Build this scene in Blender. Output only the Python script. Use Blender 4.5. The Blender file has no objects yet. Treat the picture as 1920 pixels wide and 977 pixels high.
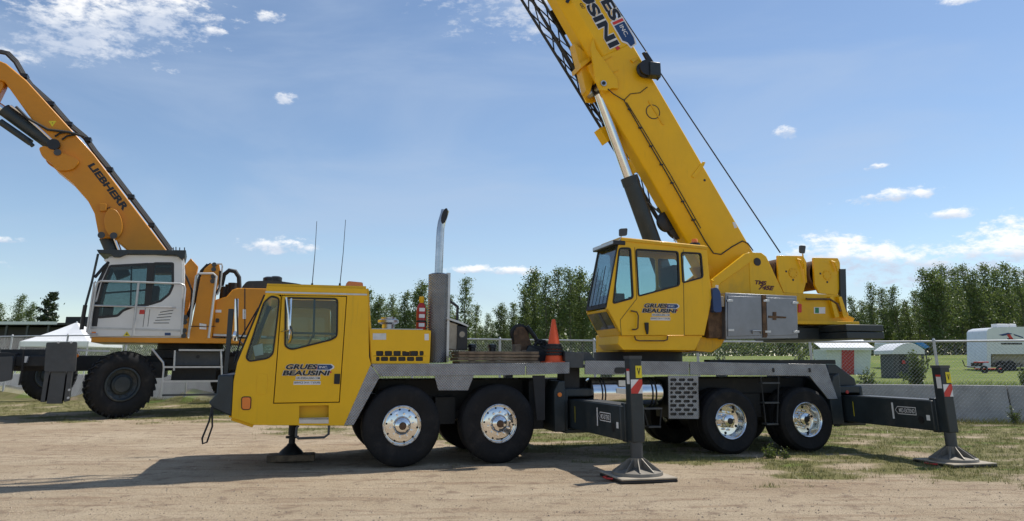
import bpy, math, random
import numpy as np
from mathutils import Vector, Matrix, noise
from mathutils.geometry import tessellate_polygon

SC = bpy.context.scene
COL = SC.collection
rad = math.radians

# ------------------------------------------------------------------ camera
FPX, CXP, CYP, HZ, EYE = 1387.0, 960.0, 300.0, 680.0, 1.48     # 26 mm phone lens, cropped frame
PITCH = math.atan((HZ - CYP) / FPX)
cam_d = bpy.data.cameras.new('camera'); cam = bpy.data.objects.new('camera', cam_d); COL.objects.link(cam)
cam.location = (0, 0, EYE); cam.rotation_euler = (math.pi / 2 + PITCH, 0, 0)
cam_d.sensor_width = 36.0; cam_d.lens = 36.0 * FPX / 1920.0
cam_d.shift_y = -(977 / 2 - CYP) / 1920.0
cam_d.clip_end = 5000
SC.camera = cam

# ------------------------------------------------------------------ light
SUN = Vector((0.494, 0.312, 1.0)).normalized()          # towards the sun: right, a little behind the crane
SUN_EL = math.asin(SUN.z); SUN_AZ = math.atan2(SUN.x, SUN.y)
sun_d = bpy.data.lights.new('sun', 'SUN'); sun_d.energy = 4.0; sun_d.angle = rad(0.53); sun_d.color = (1.0, 0.95, 0.87)
sun = bpy.data.objects.new('sun', sun_d); COL.objects.link(sun)
sun.rotation_euler = (-SUN).to_track_quat('-Z', 'Y').to_euler(); sun.location = (30, 10, 60)
SC.view_settings.view_transform = 'Standard'; SC.view_settings.look = 'None'
SC.view_settings.gamma = 1.0; SC.view_settings.use_curve_mapping = False
SC.view_settings.exposure = 0.2

def ray(px, py):
    x = (px - CXP) / FPX; y = -(py - CYP) / FPX
    return Vector((x, math.cos(PITCH) - y * math.sin(PITCH), math.sin(PITCH) + y * math.cos(PITCH)))

# ------------------------------------------------------------------ node helpers
def N(nt, t, **k):
    n = nt.nodes.new(t)
    for a, b in k.items(): setattr(n, a, b)
    return n
def L(nt, a, b): nt.links.new(a, b)
def MATH(nt, op, a, b=None, c=None, clamp=False):
    n = N(nt, 'ShaderNodeMath', operation=op, use_clamp=clamp)
    for i, s in enumerate((a, b, c)):
        if s is None: continue
        if isinstance(s, (int, float)): n.inputs[i].default_value = s
        else: L(nt, s, n.inputs[i])
    return n.outputs[0]
def MIX(nt, f, a, b, blend='MIX'):
    n = N(nt, 'ShaderNodeMix', data_type='RGBA', blend_type=blend)
    for i, s in ((0, f), (6, a), (7, b)):
        if isinstance(s, (int, float)): n.inputs[i].default_value = s
        elif isinstance(s, tuple): n.inputs[i].default_value = (*s[:3], 1)
        else: L(nt, s, n.inputs[i])
    return n.outputs[2]
def SMOOTH(nt, v, lo, hi):
    n = N(nt, 'ShaderNodeMapRange', interpolation_type='SMOOTHSTEP'); L(nt, v, n.inputs[0])
    n.inputs[1].default_value = lo; n.inputs[2].default_value = hi
    return n.outputs[0]

# ------------------------------------------------------------------ sky with clouds
W = bpy.data.worlds.new('World'); SC.world = W; W.use_nodes = True
nt = W.node_tree; nt.nodes.clear()
sky = N(nt, 'ShaderNodeTexSky', sky_type='NISHITA'); sky.sun_disc = False
sky.sun_elevation = SUN_EL; sky.sun_rotation = SUN_AZ; sky.altitude = 150; sky.air_density = 1.0; sky.dust_density = 0.15; sky.ozone_density = 2.0
tc = N(nt, 'ShaderNodeTexCoord'); D = tc.outputs['Generated']
nz = N(nt, 'ShaderNodeTexNoise'); nz.inputs['Scale'].default_value = 13; nz.inputs['Detail'].default_value = 9; nz.inputs['Roughness'].default_value = 0.6
mp = N(nt, 'ShaderNodeMapping'); mp.inputs['Scale'].default_value = (1, 1, 2.2); L(nt, D, mp.inputs[0]); L(nt, mp.outputs[0], nz.inputs['Vector'])
def vdot(vec):
    n = N(nt, 'ShaderNodeVectorMath', operation='DOT_PRODUCT'); L(nt, D, n.inputs[0]); n.inputs[1].default_value = vec; return n.outputs['Value']
CL = [((190, 10), 260, 120), ((110, 50), 140, 80), ((310, 5), 120, 70), ((955, -5), 200, 120), ((930, -40), 260, 120), ((1400, -60), 300, 40), ((527, 460), 95, 26), ((514, 34), 48, 20), ((400, 62), 40, 18), ((530, 182), 34, 18),
      ((1545, 470), 125, 58), ((1610, 484), 170, 44), ((1720, 488), 180, 34), ((1810, 468), 130, 48), ((1905, 455), 130, 62), ((1910, 500), 170, 38), ((1700, 516), 150, 34), ((1675, 367), 110, 20), ((1785, 400), 60, 18), ((1472, 246), 44, 20),
      ((1645, 312), 34, 9), ((1830, -10), 80, 14), ((10, 450), 40, 12), ((920, 507), 130, 13), ((-250, 480), 220, 40), ((2300, 430), 260, 60), ((-500, 150), 300, 60), ((2500, 120), 300, 70)]
clouds = None; shade = None
dirs = [(ray(*c).normalized(), a / FPX, b / FPX) for c, a, b in CL]
rc = random.Random(4)
for k in range(16):                                      # the same fair-weather clouds go on round the rest of the sky
    az = rad(75 + k * 14.5 + rc.uniform(-5, 5)); el = rad(rc.choice((8, 10, 14, 20, 30, 38)))
    dirs.append((Vector((math.sin(az) * math.cos(el), math.cos(az) * math.cos(el), math.sin(el))), rc.uniform(.1, .22), rc.uniform(.025, .06)))
for c, a, b in dirs:
    r = c.cross(Vector((0, 0, 1))).normalized(); u = r.cross(c).normalized()
    dx = MATH(nt, 'DIVIDE', vdot(r), a); dy = MATH(nt, 'DIVIDE', vdot(u), b)
    d2 = MATH(nt, 'SQRT', MATH(nt, 'ADD', MATH(nt, 'MULTIPLY', dx, dx), MATH(nt, 'MULTIPLY', dy, dy)))
    fr = MATH(nt, 'GREATER_THAN', vdot(c), 0.3)
    m = MATH(nt, 'MULTIPLY', MATH(nt, 'SUBTRACT', 1.0, d2, clamp=True), fr)
    clouds = m if clouds is None else MATH(nt, 'MAXIMUM', clouds, m)
    s = MATH(nt, 'MULTIPLY', m, MATH(nt, 'MULTIPLY', dy, 0.8))
    shade = s if shade is None else MATH(nt, 'ADD', shade, s)
n2 = N(nt, 'ShaderNodeTexNoise'); n2.inputs['Scale'].default_value = 46; n2.inputs['Detail'].default_value = 8; n2.inputs['Roughness'].default_value = 0.65; L(nt, mp.outputs[0], n2.inputs['Vector'])
cm = MATH(nt, 'ADD', MATH(nt, 'MULTIPLY', MATH(nt, 'MINIMUM', MATH(nt, 'MULTIPLY', clouds, 1.5), 1.0), 0.62), MATH(nt, 'ADD', MATH(nt, 'MULTIPLY', MATH(nt, 'SUBTRACT', nz.outputs['Fac'], 0.5), 1.3), MATH(nt, 'MULTIPLY', MATH(nt, 'SUBTRACT', n2.outputs['Fac'], 0.5), 1.5)))
cmask = MATH(nt, 'MULTIPLY', SMOOTH(nt, cm, 0.32, 0.78), SMOOTH(nt, clouds, 0.0, 0.12))
nv = N(nt, 'ShaderNodeTexNoise'); nv.inputs['Scale'].default_value = 2.6; nv.inputs['Detail'].default_value = 6; nv.inputs['Roughness'].default_value = 0.55; nv.inputs['Distortion'].default_value = 0.6
mv = N(nt, 'ShaderNodeMapping'); mv.inputs['Scale'].default_value = (0.8, 0.8, 3.0); L(nt, D, mv.inputs[0]); L(nt, mv.outputs[0], nv.inputs['Vector'])
veil = MATH(nt, 'ADD', MATH(nt, 'MULTIPLY', SMOOTH(nt, nv.outputs['Fac'], 0.38, 0.74), 0.45), 0.04)
skyc = MIX(nt, veil, sky.outputs[0], (3.8, 4.65, 6.0))
ccol = MIX(nt, SMOOTH(nt, MATH(nt, 'ADD', shade, MATH(nt, 'SUBTRACT', nz.outputs['Fac'], 0.5)), -0.25, 0.2), (4.6, 5.2, 6.3), (8.3, 8.3, 8.3))
bg = N(nt, 'ShaderNodeBackground'); L(nt, MIX(nt, MATH(nt, 'MULTIPLY', cmask, 0.92), skyc, ccol), bg.inputs[0]); bg.inputs[1].default_value = 0.115
wo = N(nt, 'ShaderNodeOutputWorld'); L(nt, bg.outputs[0], wo.inputs[0])

# ------------------------------------------------------------------ materials
MATS = {}
def mat(name, col, rough=0.6, metal=0.0, var=0.12, scale=6.0, bump=0.0, bscale=60.0, coat=0.0, dirt=None, dirt_amt=0.0, spec=0.5, streak=0.0):
    if name in MATS: return MATS[name]
    m = bpy.data.materials.new(name); m.use_nodes = True; t = m.node_tree; b = t.nodes['Principled BSDF']
    tcn = N(t, 'ShaderNodeTexCoord')
    n1 = N(t, 'ShaderNodeTexNoise'); n1.inputs['Scale'].default_value = scale; n1.inputs['Detail'].default_value = 7; n1.inputs['Roughness'].default_value = 0.62
    L(t, tcn.outputs['Object'], n1.inputs['Vector'])
    lo = tuple(c * (1 - var) for c in col); hi = tuple(min(1, c * (1 + var)) for c in col)
    c = MIX(t, SMOOTH(t, n1.outputs['Fac'], 0.3, 0.7), lo, hi)
    if dirt:
        n2 = N(t, 'ShaderNodeTexNoise'); n2.inputs['Scale'].default_value = scale * 0.55; n2.inputs['Detail'].default_value = 9; n2.inputs['Roughness'].default_value = 0.7
        L(t, tcn.outputs['Object'], n2.inputs['Vector'])
        c = MIX(t, MATH(t, 'MULTIPLY', SMOOTH(t, n2.outputs['Fac'], 0.5, 0.75), dirt_amt), c, dirt)
    if streak:                                           # dusty run-off streaks and scuffs
        ms = N(t, 'ShaderNodeMapping'); ms.inputs['Scale'].default_value = (7, 7, 0.7); L(t, tcn.outputs['Object'], ms.inputs[0])
        n4 = N(t, 'ShaderNodeTexNoise'); n4.inputs['Scale'].default_value = 2.2; n4.inputs['Detail'].default_value = 8; n4.inputs['Roughness'].default_value = 0.7; L(t, ms.outputs[0], n4.inputs['Vector'])
        n5 = N(t, 'ShaderNodeTexNoise'); n5.inputs['Scale'].default_value = 0.9; n5.inputs['Detail'].default_value = 4; L(t, tcn.outputs['Object'], n5.inputs['Vector'])
        k = MATH(t, 'MULTIPLY', SMOOTH(t, n4.outputs['Fac'], 0.52, 0.72), SMOOTH(t, n5.outputs['Fac'], 0.42, 0.62))
        c = MIX(t, MATH(t, 'MULTIPLY', k, streak), c, tuple(x * 0.55 + y for x, y in zip(col, (.03, .03, .02))))
    L(t, c, b.inputs['Base Color'])
    L(t, MATH(t, 'ADD', MATH(t, 'MULTIPLY', MATH(t, 'SUBTRACT', n1.outputs['Fac'], 0.5), 0.25), rough, clamp=True), b.inputs['Roughness'])
    b.inputs['Metallic'].default_value = metal; b.inputs['Coat Weight'].default_value = coat; b.inputs['Coat Roughness'].default_value = 0.12
    b.inputs['Specular IOR Level'].default_value = spec
    if bump:
        n3 = N(t, 'ShaderNodeTexNoise'); n3.inputs['Scale'].default_value = bscale; n3.inputs['Detail'].default_value = 5
        L(t, tcn.outputs['Object'], n3.inputs['Vector'])
        bp = N(t, 'ShaderNodeBump'); bp.inputs['Strength'].default_value = bump; bp.inputs['Distance'].default_value = 0.02
        L(t, n3.outputs['Fac'], bp.inputs['Height']); L(t, bp.outputs[0], b.inputs['Normal'])
    MATS[name] = m
    return m
def plate_mat(name, col, rough):                       # aluminium tread plate
    m = mat(name, col, rough, 0.85, 0.18, 3.0, dirt=(0.16, 0.13, 0.10), dirt_amt=0.55); t = m.node_tree; b = t.nodes['Principled BSDF']
    tcn = N(t, 'ShaderNodeTexCoord'); h = None
    for ang in (45, -45):
        mpn = N(t, 'ShaderNodeMapping'); mpn.inputs['Rotation'].default_value = (0, rad(ang), 0); L(t, tcn.outputs['Object'], mpn.inputs[0])
        wv = N(t, 'ShaderNodeTexWave', wave_type='BANDS', bands_direction='X'); wv.inputs['Scale'].default_value = 11; L(t, mpn.outputs[0], wv.inputs['Vector'])
        h = wv.outputs['Fac'] if h is None else MATH(t, 'MULTIPLY', h, wv.outputs['Fac'])
    bp = N(t, 'ShaderNodeBump'); bp.inputs['Strength'].default_value = 0.8; bp.inputs['Distance'].default_value = 0.012
    L(t, h, bp.inputs['Height']); L(t, bp.outputs[0], b.inputs['Normal'])
    return m
def glass_mat(name, tint, refl=0.12):
    m = bpy.data.materials.new(name); m.use_nodes = True; t = m.node_tree; t.nodes.clear()
    tr = N(t, 'ShaderNodeBsdfTransparent'); tr.inputs[0].default_value = (*tint, 1)
    gl = N(t, 'ShaderNodeBsdfGlossy'); gl.inputs['Roughness'].default_value = 0.03; gl.inputs[0].default_value = (0.9, 0.95, 1, 1)
    fr = N(t, 'ShaderNodeLayerWeight'); fr.inputs[0].default_value = 0.5; fz = MATH(t, 'MULTIPLY', MATH(t, 'POWER', fr.outputs['Facing'], 4.0), 0.7)
    mx = N(t, 'ShaderNodeMixShader'); L(t, MATH(t, 'ADD', fz, refl, clamp=True), mx.inputs[0]); L(t, tr.outputs[0], mx.inputs[1]); L(t, gl.outputs[0], mx.inputs[2])
    o = N(t, 'ShaderNodeOutputMaterial'); L(t, mx.outputs[0], o.inputs[0]); MATS[name] = m
    return m
def leaf_mat(name, c0, c1, trans=0.35):
    m = bpy.data.materials.new(name); m.use_nodes = True; t = m.node_tree; t.nodes.clear()
    g = N(t, 'ShaderNodeNewGeometry'); oi = N(t, 'ShaderNodeObjectInfo')
    f = MATH(t, 'ADD', MATH(t, 'MULTIPLY', g.outputs['Random Per Island'], 0.7), MATH(t, 'MULTIPLY', oi.outputs['Random'], 0.3))
    c = MIX(t, f, c0, c1)
    p = N(t, 'ShaderNodeBsdfPrincipled'); L(t, c, p.inputs['Base Color']); p.inputs['Roughness'].default_value = 0.42
    tl = N(t, 'ShaderNodeBsdfTranslucent'); L(t, MIX(t, 0.5, c, (0.16, 0.2, 0.03)), tl.inputs[0])
    mx = N(t, 'ShaderNodeMixShader'); mx.inputs[0].default_value = trans; L(t, p.outputs[0], mx.inputs[1]); L(t, tl.outputs[0], mx.inputs[2])
    o = N(t, 'ShaderNodeOutputMaterial'); L(t, mx.outputs[0], o.inputs[0]); MATS[name] = m
    return m
YEL = mat('yellow_paint', (0.84, 0.475, 0.002), 0.42, 0, 0.05, 1.3, coat=0.15, spec=0.35, dirt=(0.55, 0.33, 0.03), dirt_amt=0.2, streak=0.3)
YELD = mat('worn_yellow_paint', (0.78, 0.43, 0.004), 0.45, 0, 0.09, 2.0, coat=0.1, spec=0.35, dirt=(0.38, 0.24, 0.05), dirt_amt=0.5, streak=0.5)
ORG = mat('ochre_paint', (0.64, 0.255, 0.012), 0.42, 0, 0.06, 1.2, coat=0.12, spec=0.35, dirt=(0.3, 0.15, 0.03), dirt_amt=0.2)
WHI = mat('white_paint', (0.72, 0.72, 0.70), 0.4, 0, 0.04, 2, coat=0.2, dirt=(0.45, 0.42, 0.37), dirt_amt=0.3)
DGR = mat('dark_grey_paint', (0.022, 0.031, 0.035), 0.45, 0, 0.2, 3, dirt=(0.12, 0.11, 0.09), dirt_amt=0.4)
MGR = mat('mid_grey_paint', (0.055, 0.06, 0.063), 0.5, 0, 0.15, 3, dirt=(0.2, 0.17, 0.14), dirt_amt=0.35)
BLK = mat('black_rubber', (0.016, 0.016, 0.017), 0.65, 0, 0.2, 6)
FRM = mat('chassis_black', (0.014, 0.015, 0.016), 0.6, 0, 0.3, 4, dirt=(0.08, 0.07, 0.055), dirt_amt=0.4)
TYR = mat('tyre_rubber', (0.013, 0.013, 0.014), 0.78, 0, 0.25, 5, bump=0.25, bscale=40, dirt=(0.085, 0.07, 0.055), dirt_amt=0.33, spec=0.3)
CHR = mat('polished_metal', (0.78, 0.78, 0.77), 0.13, 1.0, 0.05, 8)
STL = mat('brushed_steel', (0.52, 0.52, 0.52), 0.38, 1.0, 0.12, 5, dirt=(0.2, 0.16, 0.12), dirt_amt=0.4)
RST = mat('rusty_steel', (0.13, 0.075, 0.04), 0.8, 0.1, 0.4, 9, bump=0.3, dirt=(0.05, 0.035, 0.03), dirt_amt=0.6)
GAL = mat('galvanised_steel', (0.50, 0.51, 0.52), 0.5, 0.4, 0.1, 8)
TRD = plate_mat('tread_plate', (0.37, 0.365, 0.36), 0.42); TRX = plate_mat('sooty_tread_plate', (0.26, 0.25, 0.235), 0.24); FLT = mat('cast_foot', (0.24, 0.22, 0.19), 0.6, 0.5, 0.2, 6, dirt=(0.1, 0.08, 0.06), dirt_amt=0.5)
WOOD = mat('weathered_wood', (0.20, 0.145, 0.095), 0.85, 0, 0.35, 9, bump=0.4, dirt=(0.06, 0.045, 0.035), dirt_amt=0.6)
PADM = mat('pad_board', (0.36, 0.31, 0.24), 0.85, 0, 0.2, 5, bump=0.2, dirt=(0.12, 0.1, 0.08), dirt_amt=0.4)
ORC = mat('cone_orange', (0.80, 0.10, 0.02), 0.5, 0, 0.1, 6, dirt=(0.3, 0.08, 0.03), dirt_amt=0.4)
RED = mat('red_paint', (0.42, 0.025, 0.02), 0.4, 0, 0.15, 5)
REDW = mat('sticker_red', (0.6, 0.04, 0.03), 0.4)
AMB = mat('amber_plastic', (0.80, 0.20, 0.015), 0.25, 0, 0.05, 5, coat=0.5)
STW = mat('sticker_white', (0.75, 0.75, 0.74), 0.45, 0, 0.04)
STY = mat('sticker_yellow', (0.75, 0.62, 0.02), 0.45, 0, 0.04)
STB = mat('sticker_black', (0.012, 0.012, 0.014), 0.4, 0, 0.04)
STN = mat('sticker_blue', (0.012, 0.05, 0.16), 0.4, 0, 0.04)
BLU = mat('blue_plastic', (0.015, 0.05, 0.16), 0.4, 0, 0.1)
CRM = mat('dirty_cream', (0.42, 0.36, 0.27), 0.75, 0, 0.15, 6, dirt=(0.15, 0.11, 0.08), dirt_amt=0.5)
CONC = mat('concrete', (0.36, 0.35, 0.335), 0.9, 0, 0.14, 2.2, bump=0.25, bscale=30, dirt=(0.15, 0.14, 0.125), dirt_amt=0.5)
BARK = mat('bark', (0.17, 0.15, 0.12), 0.9, 0, 0.3, 8, bump=0.3)
ALW = mat('toolbox_aluminium', (0.23, 0.24, 0.26), 0.36, 0.7, 0.12, 2.2, dirt=(0.24, 0.22, 0.20), dirt_amt=0.5)
TWN = mat('tinted_window', (0.010, 0.013, 0.015), 0.08, 0, 0.1); GLS = glass_mat('cab_glass', (0.72, 0.82, 0.82), 0.035)
GLE = glass_mat('handler_glass', (0.42, 0.47, 0.47), 0.03); GLD = glass_mat('dark_glass', (0.5, 0.58, 0.6), 0.06)

# ------------------------------------------------------------------ frames and mesh builder
class Frame:
    def __init__(s, x, y, z, deg): s.o = Vector((x, y, z)); s.a = rad(deg); s.c = math.cos(s.a); s.s = math.sin(s.a)
    def local(s, p):
        d = Vector(p) - s.o; return Vector((d.x * s.c + d.y * s.s, -d.x * s.s + d.y * s.c, d.z))
    def V(s, px, py, v):                               # the point of the plane v = const seen at a photo pixel
        c = s.local((0, 0, EYE)); r = ray(px, py); d = Vector((r.x * s.c + r.y * s.s, -r.x * s.s + r.y * s.c, r.z))
        return c + d * ((v - c.y) / d.y)
    def U(s, px, py, u):
        c = s.local((0, 0, EYE)); r = ray(px, py); d = Vector((r.x * s.c + r.y * s.s, -r.x * s.s + r.y * s.c, r.z))
        return c + d * ((u - c.x) / d.x)
    def q(s, v, pts): return [(p.x, p.z) for p in (s.V(x, y, v) for x, y in pts)]
def rounded(pts, r, n=4):
    out = []; m = len(pts)
    for i in range(m):
        p = Vector(pts[i]); a = Vector(pts[i - 1]) - p; b = Vector(pts[(i + 1) % m]) - p
        k = min(r, a.length * 0.45, b.length * 0.45); A = p + a.normalized() * k; B = p + b.normalized() * k
        for j in range(n + 1):
            t = j / n; out.append(tuple(A * (1 - t) ** 2 + p * 2 * t * (1 - t) + B * t * t))
    return out
def grow(pts, d):                                      # offset a closed outline outwards
    m = len(pts); ar = sum(pts[i - 1][0] * pts[i][1] - pts[i][0] * pts[i - 1][1] for i in range(m)); sg = 1 if ar > 0 else -1
    out = []
    for i in range(m):
        a = Vector(pts[i]) - Vector(pts[i - 1]); b = Vector(pts[(i + 1) % m]) - Vector(pts[i])
        a = a.normalized() if a.length > 1e-9 else b.normalized(); b = b.normalized() if b.length > 1e-9 else a
        n = Vector((a.y + b.y, -a.x - b.x)) * sg
        n = n.normalized() if n.length > 1e-9 else Vector((a.y, -a.x)) * sg
        k = d / max(0.35, n.dot(Vector((a.y, -a.x)) * sg)); out.append((pts[i][0] + n.x * k, pts[i][1] + n.y * k))
    return out
class MB:
    def __init__(s): s.v = []; s.f = []
    def box(s, x0, x1, y0, y1, z0, z1):
        i = len(s.v); s.v += [(x0, y0, z0), (x1, y0, z0), (x1, y1, z0), (x0, y1, z0), (x0, y0, z1), (x1, y0, z1), (x1, y1, z1), (x0, y1, z1)]
        s.f += [tuple(i + k for k in q) for q in ((0, 3, 2, 1), (4, 5, 6, 7), (0, 1, 5, 4), (1, 2, 6, 5), (2, 3, 7, 6), (3, 0, 4, 7))]; return s
    def prism(s, pts, y0, y1, holes=(), top=None):     # outline in (x, z), from y0 to y1
        loops = [list(pts)] + [list(h) for h in holes]
        flat = [p for l in loops for p in l]; n = len(flat); i = len(s.v)
        tris = tessellate_polygon([[Vector((p[0], p[1], 0)) for p in l] for l in loops])
        fl = flat if top is None else top
        s.v += [(p[0], y0, p[1]) for p in flat] + [(p[0], y1, p[1]) for p in fl]
        for t in tris:
            a, b, c = (Vector(flat[k]) for k in t)
            if (b - a).cross(c - a) < 0: t = (t[0], t[2], t[1])
            s.f += [(i + t[0], i + t[1], i + t[2]), (i + n + t[0], i + n + t[2], i + n + t[1])]
        o = 0
        for k, l in enumerate(loops):
            m = len(l); ar = sum(l[j - 1][0] * l[j][1] - l[j][0] * l[j - 1][1] for j in range(m))
            ccw = (ar > 0) == (k == 0)
            for j in range(m):
                a, b = o + j, o + (j + 1) % m
                if not ccw: a, b = b, a
                s.f.append((i + b, i + a, i + n + a, i + n + b))
            o += m
        return s
    def cyl(s, p0, p1, r0, r1=None, n=20, caps=True):
        r1 = r0 if r1 is None else r1; p0 = Vector(p0); p1 = Vector(p1); d = (p1 - p0).normalized()
        a = d.orthogonal().normalized(); b = d.cross(a); i = len(s.v)
        for p, r in ((p0, r0), (p1, r1)):
            for k in range(n): t = 2 * math.pi * k / n; s.v.append(tuple(p + (a * math.cos(t) + b * math.sin(t)) * r))
        for k in range(n): s.f.append((i + k, i + (k + 1) % n, i + n + (k + 1) % n, i + n + k))
        if caps: s.f += [tuple(i + k for k in reversed(range(n))), tuple(i + n + k for k in range(n))]
        return s
    def tube(s, pts, r, n=8, closed=False):
        P = [Vector(p) for p in pts]; m = len(P); i = len(s.v); a = None
        for k in range(m):
            d = ((P[(k + 1) % m] - P[k - 1]) if closed else (P[min(k + 1, m - 1)] - P[max(k - 1, 0)])).normalized()
            a = d.orthogonal().normalized() if a is None else (a - d * a.dot(d)).normalized(); b = d.cross(a)
            rr = r[k] if isinstance(r, (list, tuple)) else r
            for j in range(n): t = 2 * math.pi * j / n; s.v.append(tuple(P[k] + (a * math.cos(t) + b * math.sin(t)) * rr))
        for k in range(m if closed else m - 1):
            for j in range(n):
                q0 = i + k * n; q1 = i + ((k + 1) % m) * n; s.f.append((q0 + j, q0 + (j + 1) % n, q1 + (j + 1) % n, q1 + j))
        if not closed: s.f += [tuple(i + j for j in reversed(range(n))), tuple(i + (m - 1) * n + j for j in range(n))]
        return s
    def lathe(s, prof, c, ax='y', n=40):               # profile of (radius, distance along the axis)
        i = len(s.v); m = len(prof)
        for r, h in prof:
            for k in range(n):
                t = 2 * math.pi * k / n; x, z = r * math.cos(t), r * math.sin(t)
                s.v.append((c[0] + x, c[1] + h, c[2] + z) if ax == 'y' else ((c[0] + x, c[1] + z, c[2] + h) if ax == 'z' else (c[0] + h, c[1] + x, c[2] + z)))
        for j in range(m - 1):
            for k in range(n):
                q = (i + j * n + k, i + j * n + (k + 1) % n, i + (j + 1) * n + (k + 1) % n, i + (j + 1) * n + k)
                s.f.append(q if ax != 'z' else q)
        return s
    def quad(s, *p):
        i = len(s.v); s.v += [tuple(x) for x in p]; s.f.append(tuple(range(i, i + len(p)))); return s
    def slab(s, quad, n):                              # a four-cornered plate with thickness vector n
        i = len(s.v); n = Vector(n); s.v += [tuple(Vector(p)) for p in quad] + [tuple(Vector(p) + n) for p in quad]; m = len(quad)
        s.f += [tuple(i + k for k in range(m)), tuple(i + m + k for k in reversed(range(m)))]
        s.f += [(i + k, i + m + k, i + m + (k + 1) % m, i + (k + 1) % m) for k in range(m)]; return s
    def mesh(s, name, sharp=35):
        me = bpy.data.meshes.new(name); me.from_pydata(s.v, [], s.f); me.validate()
        import bmesh
        b = bmesh.new(); b.from_mesh(me); bmesh.ops.recalc_face_normals(b, faces=b.faces); b.to_mesh(me); b.free()
        me.polygons.foreach_set('use_smooth', [True] * len(me.polygons)); me.set_sharp_from_angle(angle=rad(sharp)); return me
    def build(s, name, m, parent=None, bevel=0.0, label=None, sharp=35):
        me = s.mesh(name, sharp); me.materials.append(m)
        return link(name, me, parent, bevel, label)
def link(name, me, parent=None, bevel=0.0, label=None):
    o = bpy.data.objects.new(name, me); COL.objects.link(o)
    if parent is not None: o.parent = parent
    if bevel:
        b = o.modifiers.new('bevel', 'BEVEL'); b.width = bevel; b.segments = 2; b.limit_method = 'ANGLE'; b.angle_limit = rad(40)
    if label: o['label'] = label
    return o
def thing(name, label, cat, loc=(0, 0, 0), deg=0.0, group=None):
    o = bpy.data.objects.new(name, None); COL.objects.link(o); o.location = loc; o.rotation_euler = (0, 0, rad(deg))
    return tag(o, label, cat, group)
def tag(o, label, cat, group=None):
    o['label'] = label; o['category'] = cat
    if group: o['group'] = group
    return o
def node(name, parent, loc=(0, 0, 0), rot=(0, 0, 0)):
    o = bpy.data.objects.new(name, None); COL.objects.link(o); o.parent = parent; o.location = loc; o.rotation_euler = rot; return o
def copy_tree(o, parent=None):
    c = o.copy(); COL.objects.link(c); c.parent = parent
    for ch in o.children: copy_tree(ch, c)
    return c
def struct(o, kind='structure'): o['kind'] = kind; return o

# lettering: font outlines turned into flat meshes, laid on a surface by three corners
TXT = {}
def text_geo(s, off=0.0):
    if (s, off) in TXT: return TXT[(s, off)]
    cu = bpy.data.curves.new('t', 'FONT'); cu.body = s; cu.offset = off; cu.resolution_u = 3; cu.fill_mode = 'FRONT'
    o = bpy.data.objects.new('t', cu); COL.objects.link(o); dg = bpy.context.evaluated_depsgraph_get()
    me = bpy.data.meshes.new_from_object(o.evaluated_get(dg)); bpy.data.objects.remove(o); bpy.data.curves.remove(cu)
    v = [(p.co.x, p.co.y) for p in me.vertices]; f = [tuple(p.vertices) for p in me.polygons]; bpy.data.meshes.remove(me)
    TXT[(s, off)] = (v, f); return TXT[(s, off)]
for s_, o_ in (('GRUES', .02), ('BEAUSINI', .02), ('GRUES', .04), ('BEAUSINI', .04), ('GRUES', .075), ('BEAUSINI', .075), ('INC.', .015), ('GRUESBEAUSINI.COM', .01), ('SERVICE 24 H / 7 JOURS', .01), ('MID-EXTEND', .015),
               ('TMS', .055), ('745E', .055), ('LIEBHERR', .045), ('4387', .01), ('V', .03)): text_geo(s_, o_)
def lettering(name, s, off, bl, br, tl, n, m, parent, lift=0.004, label=None, shear=0.0):
    v0, _ = text_geo(s, {'GRUES': .02, 'BEAUSINI': .02}.get(s, off)); v, f = text_geo(s, off)
    x0 = min(p[0] for p in v0); x1 = max(p[0] for p in v0); y0 = min(p[1] for p in v0); y1 = max(p[1] for p in v0)
    bl, br, tl, n = Vector(bl), Vector(br), Vector(tl), Vector(n).normalized()
    me = bpy.data.meshes.new(name); me.from_pydata([tuple(bl + (br - bl) * ((p[0] - x0) / (x1 - x0) + shear * (p[1] - y0) / (y1 - y0)) + (tl - bl) * ((p[1] - y0) / (y1 - y0)) + n * lift) for p in v], [], f)
    me.materials.append(m); return link(name, me, parent, 0, label)

# ------------------------------------------------------------------ ground
PHI = rad(-19.4); BL = Vector((9.47, 21.03)); BD = Vector((math.cos(PHI), math.sin(PHI))); BN = Vector((-math.sin(PHI), math.cos(PHI)))   # barrier line, its direction, its normal away from the lot
def beyond(x, y): return (Vector((x, y)) - BL).dot(BN)
def sst(a, b, x): t = min(1, max(0, (x - a) / (b - a))); return t * t * (3 - 2 * t)
def gz(x, y):
    t = beyond(x, y)
    z = .14 * sst(21, 29, y) * sst(0, -6, x)
    if t > .1: z += (.62 - z * .5) * sst(.1, .5, t) + .12 * sst(1, 35, t) + 1.55 * sst(36, 72, t)
    z += .018 * noise.noise((x * .35, y * .35, 0)) + (.010 * noise.noise((x * 1.3, y * 2.1, 3)) + .006 * noise.noise((x * 4, y * 6, 7)) if t < 3 and abs(x) < 25 else 0)
    if t < 1 and abs(x) < 30 and y < 24:                # wheel ruts and ripples that run along the lot
        z += .016 * noise.noise((x * .45 + 5, (y + .06 * x) * 3.3, 2)) + .012 * noise.noise((x * 1.2, (y + .06 * x) * 7.5, 8))
    return z
BND = [(-30, 22.5), (-12, 20.8), (-6, 18.5), (-3, 15.5), (0, 12.6), (3, 11.2), (6, 9.4), (10, 8.6), (30, 8)]
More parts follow.
